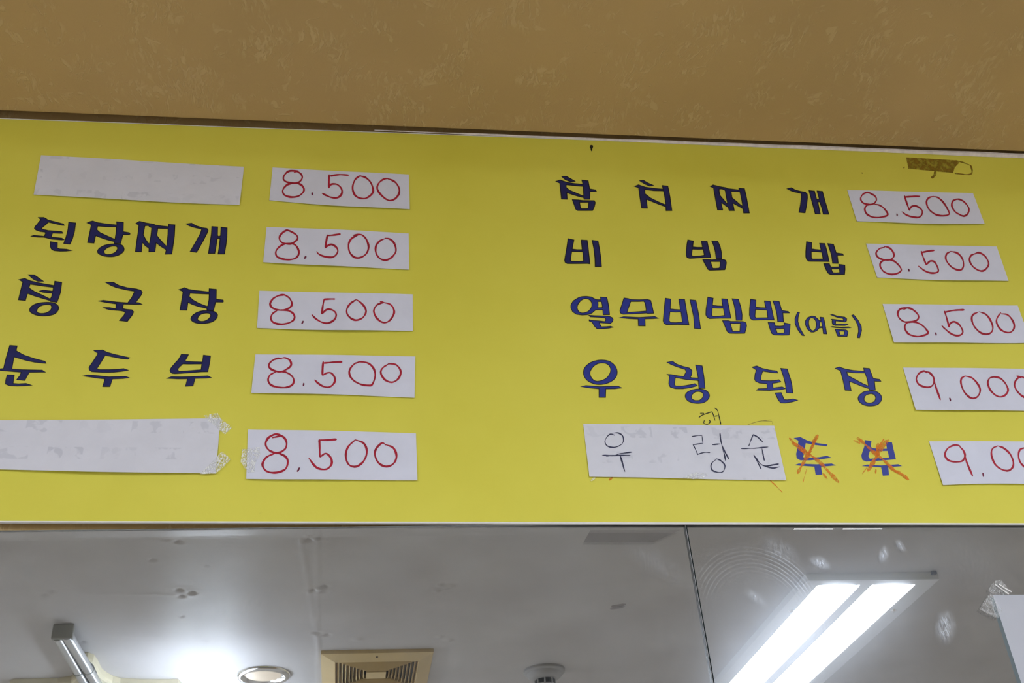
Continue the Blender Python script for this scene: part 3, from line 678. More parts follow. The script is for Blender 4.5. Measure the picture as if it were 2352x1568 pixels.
# orange marker crosses over the last two syllables
strokes_obj('marker_cross', [{'p': [(135,268),(180,312),(300,405),(420,495),(520,600),(605,690)], 'w': 4.6}, {'p': [(160,305),(200,345),(310,425)], 'w': 5}, {'p': [(450,598),(495,655)], 'w': 2.5},
    {'p': [(408,240),(370,300),(330,400),(270,500),(212,605)], 'w': 5.0}, {'p': [(390,262),(352,350),(318,420)], 'w': 3.5}, {'p': [(300,560),(280,630),(265,690)], 'w': 1.0}], G17, 4.5, 'marker', on_board, board, 0.35, 11, 0.0004)
strokes_obj('marker_cross', [{'p': [(775,265),(832,312),(940,410),(1040,490),(1120,570),(1180,595),(1265,665)], 'w': 4.4}, {'p': [(742,290),(805,320)], 'w': 3}, {'p': [(1075,285),(1030,330),(970,430),(920,510),(875,585)], 'w': 5.5},
    {'p': [(1030,275),(990,345),(960,420)], 'w': 3.5}, {'p': [(975,318),(965,380),(985,440)], 'w': 4}, {'p': [(870,545),(825,610)], 'w': 2.6}, {'p': [(1040,495),(1100,560),(1180,610),(1250,660)], 'w': 2.5}, {'p': [(955,560),(950,605)], 'w': 2}], G17, 4.5, 'marker', on_board, board, 0.35, 21, 0.0004)
GH = (1300, 920, 4.3556)
strokes_obj('pen_note', [[(1340,125),(1380,128),(1328,168)], [(1350,152),(1400,130),(1460,110)], [(1460,110),(1478,150),(1492,200)], [(1485,155),(1520,150)], [(1485,72),(1515,95),(1530,150),(1550,238)], [(1385,192),(1380,225),(1415,236),(1442,212),(1432,190)]],
    GH, 2.1, 'blackpen', on_board, board, 0.25, 5)
strokes_obj('pencil_mark', [[(1815,242),(1920,208),(2055,190)], [(1950,200),(2060,208),(2066,236)]], GH, 1.2, 'pencil', on_board, board, 0.2, 6)
for st in ({'p': [(2040,795),(2100,850),(2165,918)], 'w': 2.2}, {'p': [(428,795),(466,768)], 'w': 4}): strokes_obj('marker_trace', [st], GH, 2, 'marker', on_board, board, 0.3, 8)
# old tape residue, nail, ink specks
def flat_patch(name, pts, mat, surf, parent, off):
    tri = tessellate_polygon([[Vector((p[0], p[1], 0)) for p in pts]])
    return mesh_obj(name, [surf(p[0], p[1], off) for p in pts], [tuple(t) for t in tri], mat, parent)
R1 = (1900, 320, 4.613)
q = lambda L, o: [(o[0] + p[0] / o[2], o[1] + p[1] / o[2]) for p in L]
flat_patch('tape_residue', q([(836,190),(1100,205),(1350,222),(1400,245),(1350,300),(1335,355),(1120,335),(860,310)], R1), 'residue', on_board, board, 0.0002)
for st in [{'p': [(1350,225),(1440,245),(1525,278)], 'w': 2.5}, {'p': [(1520,270),(1535,340),(1500,372),(1350,358)], 'w': 3.0}, {'p': [(1145,335),(1140,375),(1105,410)], 'w': 5}, {'p': [(820,290),(808,305)], 'w': 2.2}, {'p': [(365,350),(375,362)], 'w': 2}]: strokes_obj('glue_mark', [st], R1, 3, 'residue', on_board, board, 0.3, 31, 0.0001)
nl = BW(1358, 339)
mb = MB(); mb.tube((nl[0], BOARD_Y + 0.002, nl[2]), (nl[0], BOARD_Y - 0.003, nl[2]), 0.0021, 12); mb.build('nail', 'soot', board)
strokes_obj('rust_drip', [[(1358,340),(1359,347)]], (0, 0, 1), 3.0, 'soot', on_board, board, 0.2, 3)

# ------------------------------------------------------------------ paper slips
class Slip:
    def __init__(s, corners, org, bow=(0, 0), lift=0.0022, seed=0, base=0.0006, plane=BOARD_Y, thick=0.00022):
        x0, y0, k = org
        s.c = [np.array((x0 + p[0] / k, y0 + p[1] / k)) for p in corners]      # tl, tr, br, bl in the picture
        s.bow = bow; s.lift = lift; s.base = base; s.plane = plane; s.thick = thick; s.ph = random.Random(seed).uniform(0, 6)
    def px(s, u, v):
        tl, tr, br, bl = s.c
        p = (1 - v) * ((1 - u) * tl + u * tr) + v * ((1 - u) * bl + u * br)
        b = 4 * u * (1 - u)
        wob = 0.7 * math.sin(s.ph + 7 * u)
        return p + np.array((0, b * (s.bow[0] * (1 - v) + s.bow[1] * v) + wob * (1 - v) * 0.5 + wob * v))
    def h(s, u, v):
        return s.base + s.lift * (v ** 2.2) * (0.35 + 0.65 * math.sin(math.pi * min(1, max(0, u * 0.9 + 0.05 + 0.1 * math.sin(s.ph)))) ** 2) + 0.0003 * math.sin(s.ph + 5 * u) * v
    def uv(s, px, py):
        tl, tr, br, bl = s.c; u = v = 0.5; t = np.array((px, py))
        for _ in range(8):
            p = (1 - v) * ((1 - u) * tl + u * tr) + v * ((1 - u) * bl + u * br)
            du = (1 - v) * (tr - tl) + v * (br - bl); dv = (1 - u) * (bl - tl) + u * (br - tr)
            d = np.linalg.solve(np.array([du, dv]).T, t - p); u += d[0]; v += d[1]
        return min(1, max(0, u)), min(1, max(0, v))
    def surf(s, px, py, off=0.0):
        u, v = s.uv(px, py); return on_wall(px, py, s.plane - s.h(u, v) - s.thick - off)
    def sheet(s, parent, mat, nu=28, nv=8, single=False):
        V = []; Fc = []
        for side in (0, 1):
            for j in range(nv + 1):
                for i in range(nu + 1):
                    u, v = i / nu, j / nv; p = s.px(u, v)
                    front = on_wall(p[0], p[1], s.plane - s.h(u, v) - s.thick)
                    V.append(front if side == 0 else front + np.array((0, s.thick, 0)))
        N = (nu + 1) * (nv + 1); g = lambda i, j: j * (nu + 1) + i
        for j in range(nv):
            for i in range(nu):
                a, b, c, d = g(i, j), g(i + 1, j), g(i + 1, j + 1), g(i, j + 1)
                Fc.append((a, d, c, b)); Fc.append((N + a, N + b, N + c, N + d))
        rim = [g(i, 0) for i in range(nu + 1)] + [g(nu, j) for j in range(1, nv + 1)] + [g(i, nv) for i in range(nu - 1, -1, -1)] + [g(0, j) for j in range(nv - 1, 0, -1)]
        for k in range(len(rim)):
            a, b = rim[k], rim[(k + 1) % len(rim)]
            if single: break
            z = len(V); V += [V[a], V[b], V[N + b], V[N + a]]; Fc.append((z, z + 1, z + 2, z + 3))
        if single: V = V[:N]; Fc = Fc[0::2]
        return mesh_obj('sheet', V, Fc, mat, parent, None, True)

P1 = (540, 340, 5.113); P2 = (540, 640, 5.113); P3 = (0, 920, 2.352); R2 = (1980, 660, 5.226); A0 = (0, 240, 3.92)
def loop8(up, lo): return [('digit', [up, lo])]
SLIPS = [
 ('white slip reading 8.500 to the right of the small blank slip near the ceiling', P1, [(440,228),(2040,310),(2052,718),(402,615)], (0, 1.5), 3.6, [
   ('digit', [[(690,285),(735,272),(640,268),(585,308),(567,360),(600,395),(680,412),(750,400),(788,350),(770,300),(715,268)], [(680,412),(605,435),(560,495),(580,550),(660,575),(750,560),(808,500),(790,445),(740,415),(670,410)]]),
   ('comma', [[(905,520),(907,536),(905,552)]]),
   ('digit', [[(1105,308),(1102,390),(1100,470)], [(1100,470),(1130,425),(1200,428),(1250,480),(1250,540),(1200,582),(1120,576),(1020,530)], [(1115,328),(1220,312),(1335,318)]]),
   ('digit', [[(1485,338),(1470,325),(1410,370),(1380,460),(1400,540),(1450,582),(1530,590),(1600,545),(1622,490),(1590,400),(1530,345),(1470,328)]]),
   ('digit', [[(1810,372),(1790,358),(1740,368),(1685,415),(1670,480),(1720,555),(1800,612),(1870,600),(1922,540),(1925,470),(1880,400),(1800,358)]])]),
 ('white slip reading 8.500 beside the tightly set four-syllable lettering 된장찌개', P1, [(370,925),(2038,1000),(2045,1422),(330,1335)], (-1, 1), 3.6, [
   ('digit', [[(655,985),(605,965),(540,1010),(520,1060),(545,1105),(600,1122),(670,1118),(730,1070),(720,1020),(640,972),(600,965)], [(600,1120),(530,1150),(480,1210),(490,1270),(560,1302),(650,1308),(720,1285),(750,1225),(720,1150),(670,1122),(590,1118)]]),
   ('comma', [[(832,1265),(825,1282),(812,1298)]]),
   ('digit', [[(1085,1015),(1070,1100),(1060,1175)], [(1060,1175),(1100,1138),(1150,1135),(1200,1180),(1200,1230),(1150,1278),(1060,1275),(985,1245),(957,1212)], [(1085,1027),(1160,1020),(1240,1008)]]),
   ('digit', [[(1450,1018),(1370,1060),(1333,1130),(1345,1220),(1400,1280),(1470,1285),(1540,1240),(1568,1160),(1540,1070),(1490,1020),(1440,1015),(1380,1025)]]),
   ('digit', [[(1770,1058),(1700,1090),(1655,1150),(1655,1230),(1700,1295),(1770,1315),(1840,1280),(1888,1210),(1870,1120),(1820,1070),(1760,1055)]])]),
 ('white slip reading 8.500 beside three spaced syllables ending in a ring, 청국장', P2, [(285,140),(2085,182),(2088,612),(258,578)], (0, 1), 3.6, [
   ('digit', [[(570,195),(510,198),(445,235),(412,290),(430,335),(490,362),(570,368),(640,340),(668,295),(640,230),(580,190),(520,188)], [(500,368),(440,410),(420,460),(440,505),(500,530),(570,532),(650,510),(695,470),(690,420),(640,380),(560,368),(495,370)]]),
   ('comma', [[(800,492),(793,512),(780,530)]]),
   ('digit', [[(1045,240),(1030,320),(1018,415)], [(1018,415),(1070,365),(1120,360),(1170,385),(1187,430),(1160,485),(1090,520),(1020,510),(950,470),(900,420)], [(1040,242),(1110,238),(1175,238)]]),
   ('digit', [[(1420,245),(1350,295),(1312,360),(1320,420),(1370,470),(1430,485),(1500,455),(1537,390),(1520,330),(1470,275),(1418,242)]]),
   ('digit', [[(1700,268),(1750,280)], [(1750,278),(1670,305),(1630,370),(1650,440),(1700,495),(1760,515),(1820,485),(1865,410),(1860,350),(1820,300),(1745,278)]])]),
 ('white slip reading 8.500 beside three spaced syllables without rings, 순두부', P2, [(238,885),(2118,910),(2108,1392),(190,1335)], (-0.5, -1), 3.7, [
   ('digit', [[(550,942),(500,935),(430,965),(395,1020),(430,1065),(520,1092),(590,1070),(655,1020),(645,960),(590,928),(545,932)], [(480,1092),(410,1130),(388,1190),(420,1245),(500,1272),(600,1275),(670,1245),(690,1190),(660,1135),(590,1095),(520,1088)]]),
   ('comma', [[(805,1222),(806,1240),(798,1258)]]),
   ('digit', [[(1035,968),(1028,1050),(1025,1135)], [(1025,1135),(1080,1105),(1130,1108),(1170,1160),(1165,1220),(1110,1270),(1040,1265),(980,1230),(932,1185)], [(1035,990),(1150,980),(1260,975)]]),
   ('digit', [[(1470,975),(1400,1000),(1345,1070),(1350,1140),(1400,1200),(1480,1240),(1560,1252),(1610,1240),(1645,1140),(1625,1050),(1560,990),(1470,975),(1425,985)]]),
   ('digit', [[(1800,1000),(1730,1050),(1712,1110),(1760,1185),(1840,1215),(1910,1180),(1945,1110),(1930,1050),(1880,1005),(1795,998)]])]),
 ('white slip reading 8.500 with a taped edge beside the taped blank slip', P3, [(1340,155),(2247,175),(2255,428),(1330,420)], (-1, 1), 4.0, [
   ('digit', [[(1470,200),(1515,188),(1490,180),(1450,200),(1435,235),(1455,268),(1500,282),(1540,260),(1548,225),(1530,195),(1490,180)], [(1490,282),(1440,305),(1418,345),(1440,380),(1490,388),(1540,370),(1555,330),(1540,300),(1495,280)]]),
   ('comma', [[(1618,360),(1613,372),(1605,383)]]),
   ('digit', [[(1725,208),(1727,260),(1728,305)], [(1728,305),(1760,285),(1788,310),(1790,345),(1760,370),(1710,360),(1668,310)], [(1725,212),(1770,212),(1820,208)]]),
   ('digit', [[(1920,210),(1880,250),(1868,300),(1885,345),(1925,355),(1965,325),(1982,275),(1965,230),(1918,210)]]),
   ('digit', [[(2085,240),(2065,228),(2035,255),(2025,290),(2045,335),(2085,355),(2125,340),(2142,300),(2125,255),(2078,235)]])]),
 ('white slanted slip reading 8.500 under the brown tape residue, beside 참치찌개', R1, [(212,537),(1545,570),(1668,897),(315,868)], (-0.5, 1), 3.3, [
   ('digit', [[(480,578),(420,562),(370,590),(355,635),(385,675),(450,690),(500,675),(522,635),(500,595),(440,565)], [(480,690),(420,700),(398,740),(420,790),(480,822),(560,825),(640,800),(610,740),(560,700),(500,685)]]),
   ('comma', [[(738,785),(741,800),(740,815)]]),
   ('digit', [[(818,595),(845,680),(872,755)], [(872,755),(890,715),(940,705),(1000,745),(1005,790),(970,825),(900,820),(840,800),(790,765)], [(818,610),(900,605),(985,602)]]),
   ('digit', [[(1130,602),(1075,620),(1052,665),(1075,735),(1140,790),(1210,808),(1280,800),(1290,770),(1240,680),(1180,620),(1120,602)]]),
   ('digit', [[(1380,635),(1335,650),(1320,700),(1350,760),(1400,795),(1450,812),(1490,785),(1500,730),(1460,670),(1410,638),(1360,632)]])]),
 ('white slanted slip reading 8.500 beside three very widely spaced syllables, 비빔밥', R1, [(412,1105),(1795,1135),(1922,1500),(530,1465)], (0, 1), 3.3, [
   ('digit', [[(610,1142),(550,1160),(518,1205),(540,1250),(600,1275),(665,1275),(708,1235),(690,1180),(650,1145),(600,1135)], [(620,1275),(570,1300),(562,1345),(600,1400),(670,1428),(740,1420),(785,1385),(760,1335),(710,1290),(660,1275),(610,1272)]]),
   ('comma', [[(858,1370),(865,1385),(868,1400)]]),
   ('digit', [[(995,1180),(1020,1255),(1050,1330)], [(1050,1330),(1090,1290),(1140,1300),(1175,1370),(1170,1405),(1110,1415),(1040,1395),(965,1340)], [(995,1200),(1060,1185),(1138,1175)]]),
   ('digit', [[(1310,1185),(1265,1215),(1258,1270),(1300,1335),(1360,1375),(1420,1380),(1445,1330),(1430,1260),(1380,1205),(1308,1185)]]),
   ('digit', [[(1575,1212),(1530,1225),(1508,1270),(1530,1330),(1590,1380),(1650,1392),(1700,1350),(1708,1300),(1670,1235),(1610,1200),(1560,1210)]])]),
 ('white slanted slip reading 8.500 beside the lettering that ends in brackets, 열무비빔밥(여름)', R2, [(247,195),(1868,215),(2034,662),(385,655)], (0.5, 1), 3.4, [
   ('digit', [[(495,268),(535,248),(460,258),(428,310),(450,370),(510,412),(590,412),(660,390),(680,345),(640,290),(580,252),(510,242)], [(620,415),(540,425),(512,480),(550,550),(620,582),(700,585),(790,550),(760,490),(700,440),(620,412),(530,420)]]),
   ('comma', [[(880,540),(888,558),(890,578)]]),
   ('digit', [[(990,280),(1020,380),(1047,478)], [(1047,478),(1060,430),(1110,412),(1170,450),(1208,520),(1195,562),(1140,578),(1070,555),(1000,500),(955,455)], [(990,298),(1100,275),(1230,268)]]),
   ('digit', [[(1400,293),(1330,330),(1318,390),(1350,470),(1420,540),(1490,560),(1550,540),(1570,480),(1545,400),(1490,325),(1405,290)]]),
   ('digit', [[(1668,298),(1620,370),(1618,430),(1660,500),(1720,535),(1780,538),(1820,500),(1825,440),(1790,370),(1740,325),(1668,315)]])]),
 ('white slanted slip reading 9,000 beside four uncrossed blue syllables, 우렁된장', R2, [(492,958),(2270,978),(2430,1478),(645,1462)], (0, 1), 3.5, [
   ('digit', [[(780,1024),(740,1003),(680,1035),(652,1100),(680,1160),(740,1190),(810,1195),(855,1160),(862,1090),(820,1030),(770,1005)], [(858,1080),(885,1190),(942,1352)]]),
   ('comma', [[(1050,1322),(1058,1342),(1063,1365)]]),
   ('digit', [[(1240,1060),(1195,1090),(1188,1150),(1220,1240),(1280,1310),(1340,1330),(1395,1300),(1418,1230),(1390,1160),(1320,1085),(1230,1060)]]),
   ('digit', [[(1590,1075),(1530,1090),(1510,1150),(1540,1230),(1600,1290),(1660,1312),(1720,1290),(1753,1230),(1720,1150),(1660,1090),(1590,1072),(1535,1080)]]),
   ('digit', [[(1855,1060),(1915,1085)], [(1900,1065),(1850,1110),(1830,1170),(1860,1240),(1920,1300),(1990,1330),(2050,1290),(2060,1220),(2010,1130),(1940,1080),(1880,1062)]])]),
 ('white slanted slip reading 9,000 beside the crossed-out 두부 lettering', G17, [(1455,300),(2780,300),(2925,708),(1588,712)], (0, -2.5), 3.6, [
   ('digit', [[(1750,350),(1735,340),(1690,338),(1630,370),(1605,430),(1640,480),(1710,495),(1770,485),(1795,440),(1780,390),(1740,345)], [(1790,420),(1812,500),(1868,632)]]),
   ('comma', [[(1962,597),(1967,615),(1968,637)]]),
   ('digit', [[(2105,344),(2055,370),(2045,430),(2075,510),(2130,560),(2200,578),(2245,545),(2250,490),(2220,420),(2160,365),(2098,342)]]),
   ('digit', [[(2365,360),(2315,380),(2300,440),(2325,510),(2390,560),(2450,570),(2495,540),(2500,480),(2470,410),(2410,365),(2358,362)]]),
   ('digit', [[(2605,362),(2560,385),(2548,440),(2575,512),(2635,560),(2695,572),(2740,540),(2742,485),(2712,415),(2655,368),(2600,362)]])]),
]
def tape_patch(name, pts, surf, parent, off=0.0006, mat='tape'):
    """small piece of clear tape, crinkled, lying over an edge"""
    c = np.mean(np.array(pts), 0); rs = random.Random(int(c[0]))
    P = [tuple(p) for p in pts]; V = []; Fc = []
    rings = [1.0, 0.72, 0.42, 0.12]; m = []
    E = []
    for i in range(len(P)):
        a = np.array(P[i]); b = np.array(P[(i + 1) % len(P)])
        for t in (0, 0.33, 0.66): E.append(a + (b - a) * t)
    n = len(E)
    for r in rings:
        for e in E:
            p = c + (e - c) * r
            V.append(surf(p[0], p[1], off + (rs.uniform(0, 0.0007) if r < 1 else rs.uniform(0, 0.0003))))
    for j in range(len(rings) - 1):
        for i in range(n):
            Fc.append((j * n + i, j * n + (i + 1) % n, (j + 1) * n + (i + 1) % n, (j + 1) * n + i))
    Fc.append(tuple((len(rings) - 1) * n + i for i in range(n)))
    return mesh_obj(name, V, Fc, mat, parent)
GRP = 'handwritten price slips on the menu board'
slip_objs = []
for si, (lab, org, cor, bow, wd, glyphs) in enumerate(SLIPS):
    sl = Slip(cor, org, bow, 0.0024 + 0.0004 * (si % 3), si)
    t = thing('price_slip', lab, 'price slip', on_wall(*sl.px(0.5, 1.0), BOARD_Y), GRP)
    sl.sheet(t, 'paper')
    for gi, (nm, st) in enumerate(glyphs):
        strokes_obj(nm, st, org, wd * (1.14 if nm == 'digit' else 1.0), 'red' if nm == 'digit' else 'comma', sl.surf, t, 0.16, si * 20 + gi)
    slip_objs.append((sl, t))
sl, t = slip_objs[4]
tape_patch('tape', q([(1308,262),(1345,256),(1402,250),(1406,290),(1378,340),(1374,385),(1338,388),(1300,330)], P3), sl.surf, t, 0.0004)
def board_or(sl):
    def f(px, py, off=0.0):
        return sl.surf(px, py, off)
    return f
# blank slips
sb = Slip([(370,455),(2197,560),(2157,903),(303,808)], A0, (0, 1.5), 0.0026, 40)
t = thing('blank_slip', 'blank white slip with faint show-through print above the 된장찌개 line', 'paper slip', on_wall(*sb.px(0.5, 1), BOARD_Y))
sb.sheet(t, 'paper_ghost')
sb = Slip([(-300,108),(1192,95),(1165,393),(-300,366)], P3, (0, 0), 0.0040, 42)
t = thing('blank_slip', 'long blank white slip with clear tape on its corners below the 순두부 line', 'paper slip', on_wall(*sb.px(0.5, 1), BOARD_Y))
sb.sheet(t, 'paper_ghost')
tape_patch('tape', q([(1100,80),(1175,66),(1192,95),(1255,145),(1215,182),(1165,140),(1130,112)], P3), sb.surf, t, 0.0005)
tape_patch('tape', q([(1080,396),(1150,325),(1200,272),(1246,315),(1205,360),(1165,393)], P3), sb.surf, t, 0.0005)
# hand-lettered slip
sh = Slip([(172,230),(2083,250),(2205,795),(235,757)], GH, (0, 0.5), 0.0022, 44)
t = thing('lettered_slip', 'white slip hand lettered 우렁순 in thin blue-black pen', 'paper slip', on_wall(*sh.px(0.5, 1), BOARD_Y))
sh.sheet(t, 'paper_ghost')
strokes_obj('syllable', [[(490,345),(440,335),(395,385),(395,430),(430,460),(490,465),(550,440),(575,400),(565,350),(520,322),(460,325)], [(360,545),(480,548),(540,530),(665,512)], [(400,555),(500,548),(645,545)], [(540,545),(560,600),(575,660),(590,712)], {'p': [(545,555),(570,640)], 'w': 3}], GH, 2.5, 'pen', sh.surf, t, 0.3, 51)
strokes_obj('syllable', [[(1258,358),(1310,350),(1360,345)], [(1360,345),(1370,425)], [(1370,425),(1268,440)], [(1272,440),(1298,490),(1320,542)], [(1320,535),(1380,518),(1442,518)], [(1460,440),(1540,432)], [(1540,320),(1550,400),(1575,500),(1600,605)], [(1555,430),(1590,510),(1630,585)], [(1510,580),(1455,630),(1460,690),(1520,715),(1570,708),(1590,650),(1550,600),(1500,578)]], GH, 2.5, 'pen', sh.surf, t, 0.3, 61)
strokes_obj('syllable', [[(1875,335),(1850,395),(1828,455)], [(1875,340),(1920,365),(1972,415)], [(1750,478),(1880,475),(2025,462)], [(1960,475),(1972,540),(1985,600)], {'p': [(1878,540),(1915,610),(1955,685)], 'w': 2.6}, [(1895,560),(1940,625),(2000,652),(2120,630)], [(1950,640),(2060,672),(2140,660)], [(1990,660),(2080,640),(2130,632)]], GH, 2.5, 'pen', sh.surf, t, 0.3, 71)
tape_patch('tape', q([(1160,775),(1225,738),(1300,715),(1400,722),(1428,745),(1380,768),(1290,784)], GH), sh.surf, t, 0.0005)
tape_patch('tape', q([(242,800),(265,772),(295,762),(288,785),(255,808)], GH), sh.surf, t, 0.0005)

# ------------------------------------------------------------------ wall mirrors
MF = -0.006                                      # glass face
s0, s1 = on_wall(1575, 1205, MF), on_wall(1639, 1568, MF)
sx = lambda z: s0[0] + (s1[0] - s0[0]) * (z - s0[2]) / (s1[2] - s0[2])
ZB = 0.95
def mirror(xl, xr, low, label):
    """glass pane silvered on its back, with a bevelled top edge whose lower line runs through two points"""
    bw, bd = 0.0090, 0.00080
    la, lb = on_wall(*low[0], MF), on_wall(*low[1], MF)
    bev = lambda x: lerp_x(la, lb, x); top = lambda x: bev(x) + bw; bot = lambda x: ZB
    t = thing('wall_mirror', label, 'mirror', (0.5 * (xl(ZB) + xr(ZB)), 0, ZB), 'frameless mirror panes under the menu board')
    V = []
    def row(zf, y): return [(xl(zf(xl(1.7))), y, zf(xl(1.7))), (xr(zf(xr(1.7))), y, zf(xr(1.7)))]
    V += row(top, MF + bd); V += row(bev, MF); V += row(bot, MF); V += row(top, -0.0012); V += row(bot, -0.0012)
    Fc = [(0, 2, 3, 1), (2, 4, 5, 3), (6, 7, 9, 8), (0, 1, 7, 6), (4, 8, 9, 5), (0, 6, 8, 4, 2), (1, 3, 5, 9, 7)]
    mi = [0, 0, 1, 3, 2, 2, 2]
    o = mesh_obj('pane', V, Fc, ['glass', 'silver', 'glass_edge', 'glass_top'], t, mi)
    bm = bmesh.new(); bm.from_mesh(o.data); bmesh.ops.recalc_face_normals(bm, faces=bm.faces); bm.to_mesh(o.data); bm.free()
    mb = MB(); mb.box((xl(ZB) + 0.05, -0.0012, ZB + 0.1), (xr(ZB) - 0.05, 0.0, ZB + 0.5)); mb.build('backing', 'bracket', t)
    return t
mir1 = mirror(lambda z: -1.6, lambda z: sx(z) - 0.0011, ((50, 1236), (1575, 1217)), 'wide wall mirror pane reflecting the ceiling vent and downlight')
mirror(lambda z: sx(z) + 0.0011, lambda z: 1.95, ((1575, 1216.5), (2352, 1213.5)), 'wall mirror pane reflecting the lit ceiling lamp, white notice on it')
mb = MB(); mb.add([(sx(1.76) - 0.00025, -0.0048, 1.76), (sx(1.76) + 0.00025, -0.0048, 1.76), (sx(ZB) + 0.00025, -0.0048, ZB), (sx(ZB) - 0.00025, -0.0048, ZB),
    (sx(1.76) - 0.00025, 0, 1.76), (sx(1.76) + 0.00025, 0, 1.76), (sx(ZB) + 0.00025, 0, ZB), (sx(ZB) - 0.00025, 0, ZB)],
    [(0, 3, 2, 1), (4, 5, 6, 7), (0, 1, 5, 4), (1, 2, 6, 5), (2, 3, 7, 6), (3, 0, 4, 7)]); structure(mb.build('trim_3', 'grey'))

on_mirror = lambda px, py, off=0: on_wall(px, py, MF - off)
flat_patch('tape_residue', [(1340, 1245), (1356, 1217), (1562, 1217), (1500, 1245)], 'grey_film', on_mirror, mir1, 0.0002)
strokes_obj('scuff', [{'p': [(1404, 1392), (1420, 1390), (1438, 1387)], 'w': 4.5}], (0, 0, 1), 4, 'grey_film2', on_mirror, mir1, 0.3, 2)
# notice taped on the mirror
N0 = (2150, 1300, 5.851)
nt_ = Slip([(762,385),(2500,380),(3000,2350),(1400,2350)], N0, (0, 0), 0.0, 80, 0.0002, MF)
t = thing('notice_sheet', 'plain white sheet taped by its corner to the mirror', 'notice', on_wall(*nt_.px(0.5, 1), MF))
nt_.sheet(t, 'notice', 12, 12, True)
on_mirror = lambda px, py, off=0: on_wall(px, py, MF - off)
tape_patch('tape', q([(585,575),(640,480),(700,395),(735,365),(770,400),(850,560),(895,575),(850,680),(815,705)], N0), on_mirror, t, 0.0008, 'tape_clear')
tape_patch('tape', q([(700,330),(740,250),(800,195),(870,180),(1018,345),(960,378),(780,385)], N0), on_mirror, t, 0.0006, 'tape_clear')
strokes_obj('tape_crease', [[(790,240),(880,305),(980,375)], [(840,235),(930,295),(1018,345)]], N0, 2.6, 'white_edge', on_mirror, t, 0.2, 9, 0.0016)

# ------------------------------------------------------------------ ceiling lamp (seen in the mirror)
L0 = (1750, 1290, 5.227)
H = 0.020
lp = lambda x, y, d: on_ceiling(L0[0] + x / L0[2], L0[1] + y / L0[2], d)
fl, fr = lp(560, 205, H), lp(2105, 232, H)
yf = 0.5 * (fl[1] + fr[1]); x0, x1 = fl[0], fr[0]
print('lamp', x0, x1, yf)
YE = yf - 1.24
lamp = thing('ceiling_lamp', 'lit twin-strip white ceiling lamp in a shallow grey housing', 'ceiling lamp', (0.5 * (x0 + x1), yf - 0.6, CEIL - H))
a, b = lp(680, 268, H), lp(1175, 287, H); c, d = lp(1310, 285, H), lp(1815, 300, H)
strips = [(a[0], b[0]), (c[0], d[0])]; ys = 0.25 * (a[1] + b[1] + c[1] + d[1])
print('strips', strips, ys)
mb = MB()
zb_, zt_ = CEIL - H, CEIL - 0.0003
mb.box((x0, YE, zb_ + 0.004), (x1, yf, zt_))                                           # tray
for (u0, u1) in ((x0, strips[0][0]), (strips[0][1], strips[1][0]), (strips[1][1], x1)):
    mb.box((u0, YE + 0.04, zb_), (u1, ys, zb_ + 0.004))
mb.box((x0, ys, zb_), (x1, yf, zb_ + 0.004)); mb.box((x0, YE, zb_), (x1, YE + 0.04, zb_ + 0.004))
mb.build('housing', 'housing', lamp)
for (u0, u1) in strips:
    mb = MB(); n_ = 8
    v = []
    for yy in (YE + 0.041, ys - 0.001):
        for k in range(n_ + 1):
            tt = k / n_; v.append((u0 + 0.001 + (u1 - u0 - 0.002) * tt, yy, zb_ + 0.001 - 0.0045 * math.sin(math.pi * tt) ** 0.6))
    mb.add(v, [(k, k + 1, n_ + 2 + k, n_ + 1 + k) for k in range(n_)])
    mb.build('diffuser', 'lamp', lamp)
for (sx_, sy_) in ((350, 590), (1580, 580)):
    p = lp(sx_, sy_, H)
    mb = MB(); mb.lathe((p[0], p[1], zb_), [(0.0001, -0.006), (0.006, -0.005), (0.009, 0.0)], 16); mb.build('latch', 'chrome', lamp, True)
p = lp(2060, 130, 0.004)
mb = MB(); mb.box((p[0] - 0.006, p[1] - 0.004, CEIL - 0.009), (p[0] + 0.006, p[1] + 0.006, CEIL - 0.001)); mb.build('mounting_clip', 'black', lamp)

# second lamp further back in the room: bare-tube batten
bx, by0, by1, bz = -0.43, -1.97, -3.17, CEIL - 0.165
lamp2 = thing('batten_lamp', 'bare twin-tube batten lamp hung on short rods below the ceiling', 'ceiling lamp', (bx, (by0 + by1) / 2, bz - 0.03))
mb = MB(); mb.box((bx - 0.03, by1, bz - 0.02), (bx + 0.03, by0, bz)); mb.build('housing', 'housing', lamp2)
for s_ in (-1, 1):
    mb = MB(); mb.tube((bx + s_ * 0.055, by1 + 0.02, bz - 0.012), (bx + s_ * 0.055, by0 - 0.02, bz - 0.012), 0.014, 16); mb.build('tube', 'tube', lamp2, True)
for y0_, y1_ in ((by0 - 0.02, by0), (by1, by1 + 0.02)):
    mb = MB(); mb.box((bx - 0.072, y0_, bz - 0.030), (bx + 0.072, y1_, bz + 0.004)); mb.build('lamp_holder', 'housing', lamp2)
for yy in (by0 - 0.45, by1 + 0.25):
    mb = MB(); mb.tube((bx, yy, bz), (bx, yy, CEIL - 0.0005), 0.005, 10); mb.build('hanging_rod', 'alu', lamp2)
